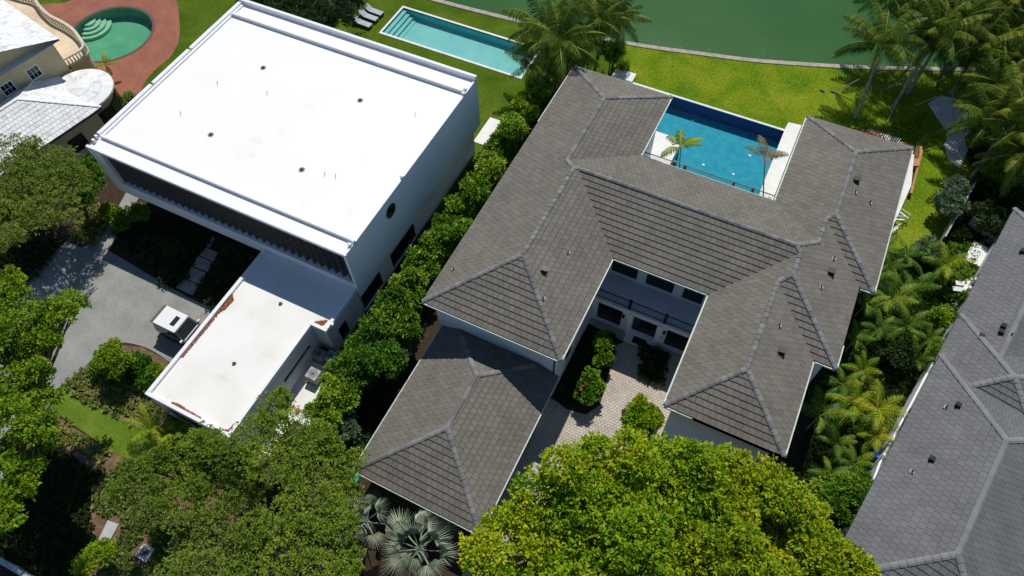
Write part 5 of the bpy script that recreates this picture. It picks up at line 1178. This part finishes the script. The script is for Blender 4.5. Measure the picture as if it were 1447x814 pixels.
bed('bed_plants', [(1380, 245), (1447, 200), (1447, 300), (1420, 340), (1338, 338)], 'darkleaf', 8, sp=.38, h=.6, L=.34, label='dark undergrowth behind the side wall at the right')
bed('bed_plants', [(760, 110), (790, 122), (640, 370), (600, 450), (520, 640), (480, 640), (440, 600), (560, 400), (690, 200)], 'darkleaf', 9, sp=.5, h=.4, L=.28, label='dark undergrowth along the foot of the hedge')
bed('bed_plants', [(800, 470), (868, 470), (870, 500), (845, 560), (800, 575), (775, 560)], 'darkleaf', 10, sp=.4, h=.3, L=.2, label='dark ground cover in the courtyard bed')
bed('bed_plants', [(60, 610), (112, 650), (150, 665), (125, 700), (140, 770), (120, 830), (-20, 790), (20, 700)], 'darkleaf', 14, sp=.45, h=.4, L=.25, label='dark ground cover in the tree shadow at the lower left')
bed('bed_plants', [(1310, 160), (1300, 180), (1300, 215), (1240, 200), (1235, 185)], 'grassleaf', 15, sp=.5, h=.1, L=.12, label='longer grass behind the timber deck')
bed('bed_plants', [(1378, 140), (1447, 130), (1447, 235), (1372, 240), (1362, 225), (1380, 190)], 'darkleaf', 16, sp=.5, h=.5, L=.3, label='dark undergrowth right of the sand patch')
bed('bed_plants', [(1330, 345), (1385, 345), (1375, 395), (1345, 400), (1325, 440), (1300, 470), (1290, 420)], 'hedgeleaf', 17, sp=.5, h=.4, L=.3, label='green ground cover between the areca palms and the square terrace')
bed('bed_plants', [(700, 810), (742, 750), (808, 682), (880, 638), (1000, 650), (1100, 700), (1200, 814)], 'darkleaf', 18, sp=.6, h=.5, L=.35, label='dark undergrowth hidden beneath the big broadleaf trees')
bed('bed_plants', [(-30, 340), (90, 340), (60, 390), (-30, 440)], 'darkleaf', 11, sp=.5, h=.4, L=.25, label='dark undergrowth beneath the olive tree')
bed('bed_plants', [(900, 480), (945, 500), (935, 545), (905, 540)], 'darkleaf', 12, sp=.4, h=.5, L=.3, label='dark planting in the shaded corner of the courtyard by the right wing')

# ------------------------------------------------------------ parked car
def car():
    x0, y0 = -36.15, 11.6
    t = thing('parked_car', 'boxy white roofed off road car in dark green parked with its nose to the annex', 'car', (x0 + 2, y0, 0))
    def prof(name, pts, w0, w1, mat, parent=t, bev=.04, inset=None):   # side profile (x,z), widths at bottom/top
        zs = [p[1] for p in pts]; za, zb = min(zs), max(zs); m = MB(); n = len(pts)
        W = lambda z: w0 + (w1 - w0) * (z - za) / (zb - za)
        L = [(x0 + x, y0 - W(z) / 2, z) for x, z in pts]; R = [(x0 + x, y0 + W(z) / 2, z) for x, z in pts]
        m.add(L + R, [tuple(range(n)), tuple(range(2 * n - 1, n - 1, -1))] + [(i, n + i, n + (i + 1) % n, (i + 1) % n) for i in range(n)])
        return m.build(name, M[mat], parent, bevel=bev)
    body = prof('body', [(0, .45), (3.95, .45), (4.0, .75), (3.95, 1.02), (2.95, 1.10), (2.8, 1.16), (.02, 1.16), (-.03, .8)], 1.84, 1.78, 'cardark', bev=.07)
    cab = prof('cabin', [(.04, 1.155), (2.83, 1.155), (2.42, 1.86), (.14, 1.86)], 1.76, 1.58, 'cardark', bev=.08)
    roof = MB().box(x0 + .28, x0 + 2.34, y0 - .80, y0 + .80, 1.855, 1.965).build('roof_panel', M['carwhite'], t, bevel=.1)
    MB().box(x0 + 1.55, x0 + 1.95, y0 - .40, y0 + .40, 1.966, 1.978).build('sunroof', M['carglass'], t)
    MB().box(x0 + .0, x0 + .27, y0 - .80, y0 + .80, 1.78, 1.90).build('rear_spoiler', M['carbrown'], t, bevel=.03)
    m = MB(); m.add([(x0 + 2.84, y0 - .74, 1.18), (x0 + 2.84, y0 + .74, 1.18), (x0 + 2.45, y0 + .66, 1.85), (x0 + 2.45, y0 - .66, 1.85)], [(0, 1, 2, 3)]); m.build('windscreen', M['carglass'], t)
    MB().box(x0 + 2.34, x0 + 2.42, y0 - .70, y0 + .70, 1.85, 1.92).build('roof_strip', M['carbrown'], t); MB().box(x0 + 2.86, x0 + 2.92, y0 - .74, y0 + .74, 1.12, 1.17).build('cowl', M['carwhite'], t)
    MB().box(x0 + 2.96, x0 + 3.72, y0 - .66, y0 + .66, 1.05, 1.105).build('bonnet', M['black'], t, bevel=.02)
    MB().box(x0 + 3.74, x0 + 3.96, y0 - .78, y0 + .78, .95, 1.075).build('bonnet_edge', M['carwhite'], t, bevel=.02)
    for s in (-1, 1):
        yy = y0 + s * .88
        for a, b in ((.25, .95), (1.05, 1.75), (1.85, 2.5)):
            m = MB(); q = lambda x, z: (x0 + x, y0 + s * (.886 - (z - 1.155) * .128), z); m.add([q(a, 1.24), q(b, 1.24), q(b - (.18 if b > 2 else 0), 1.74), q(a, 1.74)], [(0, 1, 2, 3)]); m.build('side_window', M['carglass'], t)
        MB().box(x0 + 2.75, x0 + 2.9, yy - (.02 if s > 0 else .22), yy + (.22 if s > 0 else .02), 1.18, 1.38).build('mirror', M['carwhite'], t, bevel=.04)
        MB().box(x0 + .5, x0 + 3.0, yy - .06 if s > 0 else yy - .1, yy + .1 if s > 0 else yy + .06, .38, .46).build('side_step', M['black'], t)
        MB().tube([(x0 + 3.93, y0 + s * .6, .82), (x0 + 4.02, y0 + s * .6, .82)], [.12, .1], 12).build('headlight', M['lamp'], t)
        for wx in (.75, 3.2):
            w_ = MB().tube([(x0 + wx, y0 + s * .68, .39), (x0 + wx, y0 + s * .94, .39)], .39, 20).build('wheel', M['tyre'], t, bevel=.03)
            MB().tube([(x0 + wx, y0 + s * .935, .39), (x0 + wx, y0 + s * .955, .39)], .24, 14).build('rim', M['rim'], w_)
    MB().box(x0 + 3.96, x0 + 4.12, y0 - .8, y0 + .8, .48, .68).build('bumper', M['black'], t, bevel=.03); MB().box(x0 - .14, x0 - .02, y0 - .8, y0 + .8, .48, .66).build('bumper', M['black'], t, bevel=.03)
    sp = MB().tube([(x0 - .05, y0 + .1, .95), (x0 - .27, y0 + .1, .95)], .36, 20).build('spare_wheel', M['tyre'], t, bevel=.03)
car()
# ------------------------------------------------------------ air conditioners beside the annex
def ac(label, x, y, sx, sy, h, a=0):
    t = thing('air_conditioner', label, 'air conditioner', (x, y, 0), 'air conditioners beside the annex')
    MB().rbox(x, y, sx + .2, sy + .2, .02, .12, a).build('pad', M['concrete'], t)
    MB().rbox(x, y, sx, sy, .12, h, a).build('casing', M['acgrey'], t, bevel=.04)
    MB().rbox(x, y, sx * .94, sy * .94, h - .02, h + .03, a).build('top_panel', M['acgrille'], t, bevel=.02)
    f = MB()
    for r in (.12, .2, .28, .36):
        if r < sx * .45:
            n = 20; f.add([(x + rr * math.cos(2 * PI * q / n), y + rr * math.sin(2 * PI * q / n), h + .04) for rr in (r, r + .018) for q in range(n)], [(q, n + q, n + (q + 1) % n, (q + 1) % n) for q in range(n)])
    for q in range(6): f.rbox(x, y, min(sx, sy) * .84, .016, h + .031, h + .045, q * PI / 6)
    f.build('fan_grille', M['black'], t)
ac('grey square air conditioner unit with round fan, nearest the viewer on the pale side yard', -23.3, 12.8, .92, .88, .92)
ac('second air conditioner tucked in the shadow of the annex corner', -23.85, 14.35, .85, .7, .9)
ac('air conditioner against the annex corner with a bright metal edge', -22.95, 14.55, .7, .8, .95)
x, y = at(421, 580, .1); setp(MB().rbox(x, y, .25, .22, .03, .3, .5).build('paint_can', flat('red can', (0.5, 0.06, 0.05)), None, bevel=.02), 'small red container at the near end of the pale side yard', 'container')
# loungers
def lounger(x, y, label, rz):
    t = thing('sun_lounger', label, 'sun lounger', (x, y, 0), 'sun loungers by the lap pool', rz)
    def part(name, mat, *a, **k): return box(name, M[mat], None, *a, **k)
    def ch(name, mat, m, **k): o = m.build(name, M[mat], None, **k); o.parent = t; return o
    ch('frame', 'frame', MB().box(-1.1, 1.1, -.36, .36, .2, .27), bevel=.02)
    ch('mattress', 'fabric', MB().box(-.35, 1.08, -.33, .33, .27, .37), bevel=.03)
    m = MB(); m.add([(-.36, -.33, .28), (-.36, .33, .28), (-1.05, .33, .68), (-1.05, -.33, .68), (-.33, -.33, .37), (-.33, .33, .37), (-1.0, .33, .77), (-1.0, -.33, .77)], [(0, 1, 2, 3), (7, 6, 5, 4), (0, 4, 5, 1), (1, 5, 6, 2), (2, 6, 7, 3), (3, 7, 4, 0)])
    ch('backrest', 'fabric', m)
    for a in (-.95, .95):
        for b in (-.3, .3): ch('leg', 'frame', MB().box(a - .04, a + .04, b - .04, b + .04, 0, .2))
LA = [at(480 + (120 + 310) / 2 / 6.785, 218 / 6.785, .3), at(480 + 275 / 6.785, 158 / 6.785, .3), at(480 + 325 / 6.785, 105 / 6.785, .3)]
for (x, y), d in zip(LA, ('nearest the white house, first of three', 'middle one of three beside the lap pool', 'farthest of three, closest to the lake')): lounger(x, y, 'grey cushioned sun lounger ' + d, -.05)
# timber platform behind the right wing
td = thing('timber_deck', 'orange timber deck edge wrapping the rear corner of the right wing', 'deck', (11.5, 52, 0))
def q2(o, pts, z=.5): return [at(1120 + x / 6.785, 140 + y / 6.785, z) for x, y in pts]
for k, pts in enumerate(([(650, 290), (690, 290), (695, 330), (655, 325)], [(705, 300), (745, 278), (960, 350), (940, 385), (840, 360), (700, 325)], [(960, 380), (1090, 425), (1180, 450), (1150, 475), (1000, 430)], [(1180, 455), (1240, 450), (1250, 500), (1215, 640), (1150, 640)], [(1190, 655), (1210, 655), (1150, 900), (1125, 900)])):
    MB().prism(q2(0, pts), .1, .5).build('plank', M['deckwood'], td, bevel=.02)
for k, (px, py, d) in enumerate(((1249, 195, 'left'), (1264, 198, 'right'))):
    x, y = at(px, py, .6); t = thing('striped_chair', '%s one of two white slatted chairs on the timber deck' % d, 'chair', (x, y, 0), 'slatted chairs on the timber deck')
    for q in range(5): MB().rbox(x - .36 + q * .18, y, .07, .75, .62, .67, -.2).build('slat', M['lamp'], t)
    MB().rbox(x, y, .85, .06, .5, .62, -.2).build('seat_rail', M['frame'], t); MB().rbox(x, y + .2, .7, .5, .1, .5, -.2).build('base', M['frame'], t)
# white ledge and clutter at the right eaves
lt = thing('garden_wall', 'low white ledge running along the right side of the right wing', 'wall', (10.9, 47, 0))
MB().prism([at(1277, 215, .7), at(1292, 218, .7), at(1288, 262, .7), at(1266, 312, .7), at(1252, 330, .7), at(1257, 300, .7)], 0, .7).build('ledge', M['palestone'], lt, bevel=.03)
for k, (px, py, a, d) in enumerate(((1272, 308, .3, 'upright'), (1279, 302, -.5, 'leaning'), (1266, 322, 1.0, 'lying'))):
    x, y = at(px, py, .6); t = thing('bicycle_rack', 'white metal garden frame, %s one beside the right eaves' % d, 'frame', (x, y, 0), 'white metal frames by the right eaves'); c, s_ = math.cos(a), math.sin(a)
    m = MB(); m.tube([(x - .5 * c, y - .5 * s_, 0), (x - .4 * c, y - .4 * s_, .8), (x + .4 * c, y + .4 * s_, .85), (x + .5 * c, y + .5 * s_, 0)], .04, 6); m.build('frame_tube', M['lamp'], t); MB().rbox(x, y, .8, .12, .35, .42, a).build('shelf', M['lamp'], t)
# brace poles at the palms
for i, (a, b, d) in enumerate([((1252, 127), (1280, 108), 'white brace pole left of the close pair of palms'), ((1313, 123), (1337, 107), 'white brace pole right of the close pair of palms'), ((1292, 150), (1325, 136), 'brace pole crossing the lawn before the sand patch'), ((1253, 174), (1284, 108), 'long brace pole propping the left palm of the pair'),
        ((1347, 172), (1346, 132), 'upright brace pole standing in the sand patch'), ((1360, 142), (1382, 132), 'brace pole at the top of the sand patch'), ((1374, 201), (1396, 184), 'brace pole at the lower end of the sand patch'), ((1180, 130), (1214, 112), 'thin brace pole left of the lone palm'), ((1232, 136), (1229, 112), 'thin brace pole right of the lone palm')]):
    A = Vector(at3(*a, .03)); B = Vector(at3(*b, 1.6)); m = MB().tube([A, B], .045, 6); setp(m.build('brace_pole', M['pole'], None), d, 'pole', 'brace poles round the new palms')
for i, (px, py, d) in enumerate(((1162, 127, 'left of the pair'), (1178, 129, 'right of the pair'))):
    x, y = at(px, py, .1); setp(MB().rbox(x, y, .45, .22, -.01, .12, -.2).build('stump', M['bark'], None, bevel=.03), 'small brown stake stump on the sunny lawn, ' + d, 'stump', 'stake stumps on the lawn')
# side walls and fences at the right
def fence(label, pts, z, h, mat, th=.12, name='boundary_wall', cat='wall'):
    t = thing(name, label, cat, (*at(*pts[0], z), 0)); P = [at(*p, z) for p in pts]
    for a, b in zip(P, P[1:]):
        d = math.hypot(b[0] - a[0], b[1] - a[1]); n = (-(b[1] - a[1]) / d * th / 2, (b[0] - a[0]) / d * th / 2)
        MB().prism([(a[0] - n[0], a[1] - n[1]), (b[0] - n[0], b[1] - n[1]), (b[0] + n[0], b[1] + n[1]), (a[0] + n[0], a[1] + n[1])], -.05, h).build('wall_section', M[mat], t, bevel=.015)
fence('white side wall below the slate eaves running past the blue bin', [(1203, 764), (1243, 655), (1310, 528), (1319, 512)], 1.7, 1.7, 'whitewall')
fence('grey garden wall running from the leaning palm towards the white terrace', [(1382, 252), (1336, 334)], 1.6, 1.6, 'concrete')
fence('dark mesh fence beyond the white square terrace', [(1376, 306), (1412, 330)], 1.4, 1.4, 'acgrey', .04, 'mesh_fence', 'fence')
setp(MB().prism([at(1377, 340, .3), at(1400, 352, .3), at(1392, 380, .3), at(1362, 366, .3)], 0, .3).build('square_terrace', M['palestone'], None, bevel=.02), 'small white square terrace beside the slate house', 'terrace')
sheet('equipment_pad', [at(1338, 445), at(1352, 400), at(1392, 385), at(1380, 430), at(1345, 470)], .03, 'palestone', thick=.08)
for i, (px, py, d) in enumerate(((1353, 408, 'nearer'), (1357, 400, 'farther'))):
    x, y = at(px, py, .6); t = thing('pool_pump', '%s of two white topped equipment boxes beside the slate eaves' % d, 'equipment box', (x, y, 0), 'white topped equipment boxes'); MB().rbox(x, y, .6, .35, 0, .55, .3).build('casing', M['acgrey'], t, bevel=.02); MB().rbox(x, y, .66, .4, .55, .6, .3).build('lid', M['lamp'], t)
for i, (px, py, d) in enumerate(((1364, 417, 'short upright'), (1370, 408, 'tall upright'), (1350, 432, 'bent'), (1376, 398, 'round topped'))):
    x, y = at(px, py, .5); t = thing('pool_filter', '%s pale filter tank in the row beside the slate eaves' % d, 'filter tank', (x, y, 0), 'pool filter tanks'); MB().cyl(x, y, 0, .6 + .1 * i, .16, 12, .13).build('tank', M['lamp'], t, smooth=False); MB().tube([(x, y, .6 + .1 * i), (x, y, .7 + .1 * i), (x + .2, y - .1, .7 + .1 * i), (x + .2, y - .1, 0)], .03, 5).build('pipe', M['acgrey'], t)
# bins, boxes
x, y = at(1243, 640, .9); t = thing('wheelie_bin', 'bright blue wheeled bin between the palms and the slate house', 'bin', (x, y, 0))
MB().rbox(x, y, .55, .6, .05, .9, .4).build('bin_body', M['bluebin'], t, bevel=.03); MB().rbox(x, y, .62, .68, .905, .97, .4).build('lid', M['bluebin'], t, bevel=.02); MB().rbox(x - .2, y + .35, .5, .05, .8, .86, .4).build('handle', M['black'], t)
x, y = at(499, 676, .9); t = thing('garden_bin', 'round green lidded bin at the left front corner of the garage', 'bin', (x, y, 0))
MB().cyl(x, y, 0, .85, .26, 18, .34).build('bin_body', M['greenbin'], t); MB().cyl(x, y, .86, .92, .37, 20, .33).build('lid', M['greenbin'], t)
t = thing('utility_cover', 'pale blue grey rectangular utility cover on the red mulch', 'utility cover', (*at(153, 750), 0)); q = [at(138, 765, .1), at(152, 735, .1), at(168, 741, .1), at(153, 768, .1)]
MB().prism(q, -.02, .12).build('cover', M['acgrille'], t, bevel=.02)
t = thing('meter_box', 'white rimmed open meter box with a rusty pipe in it', 'meter box', (*at(204, 781), 0)); A = [at(190, 785, .1), at(203, 768, .1), at(219, 776, .1), at(206, 795, .1)]; C_ = (sum(p[0] for p in A) / 4, sum(p[1] for p in A) / 4)
for i in range(4):
    a, b = A[i], A[(i + 1) % 4]; ia = (a[0] + (C_[0] - a[0]) * .42, a[1] + (C_[1] - a[1]) * .42); ib = (b[0] + (C_[0] - b[0]) * .42, b[1] + (C_[1] - b[1]) * .42); MB().prism([a, b, ib, ia], 0, .12).build('rim', M['palestone'], t)
MB().sheet([(p[0] + (C_[0] - p[0]) * .4, p[1] + (C_[1] - p[1]) * .4) for p in A], .03).build('base', M['concrete'], t); MB().rbox(C_[0], C_[1], .35, .12, .04, .14, .9).build('pipe', M['rust'], t)
fence('pale boundary wall cutting the lower left corner of the view', [(-20, 782), (8, 797), (60, 828)], .8, .8, 'acgrille', .3)
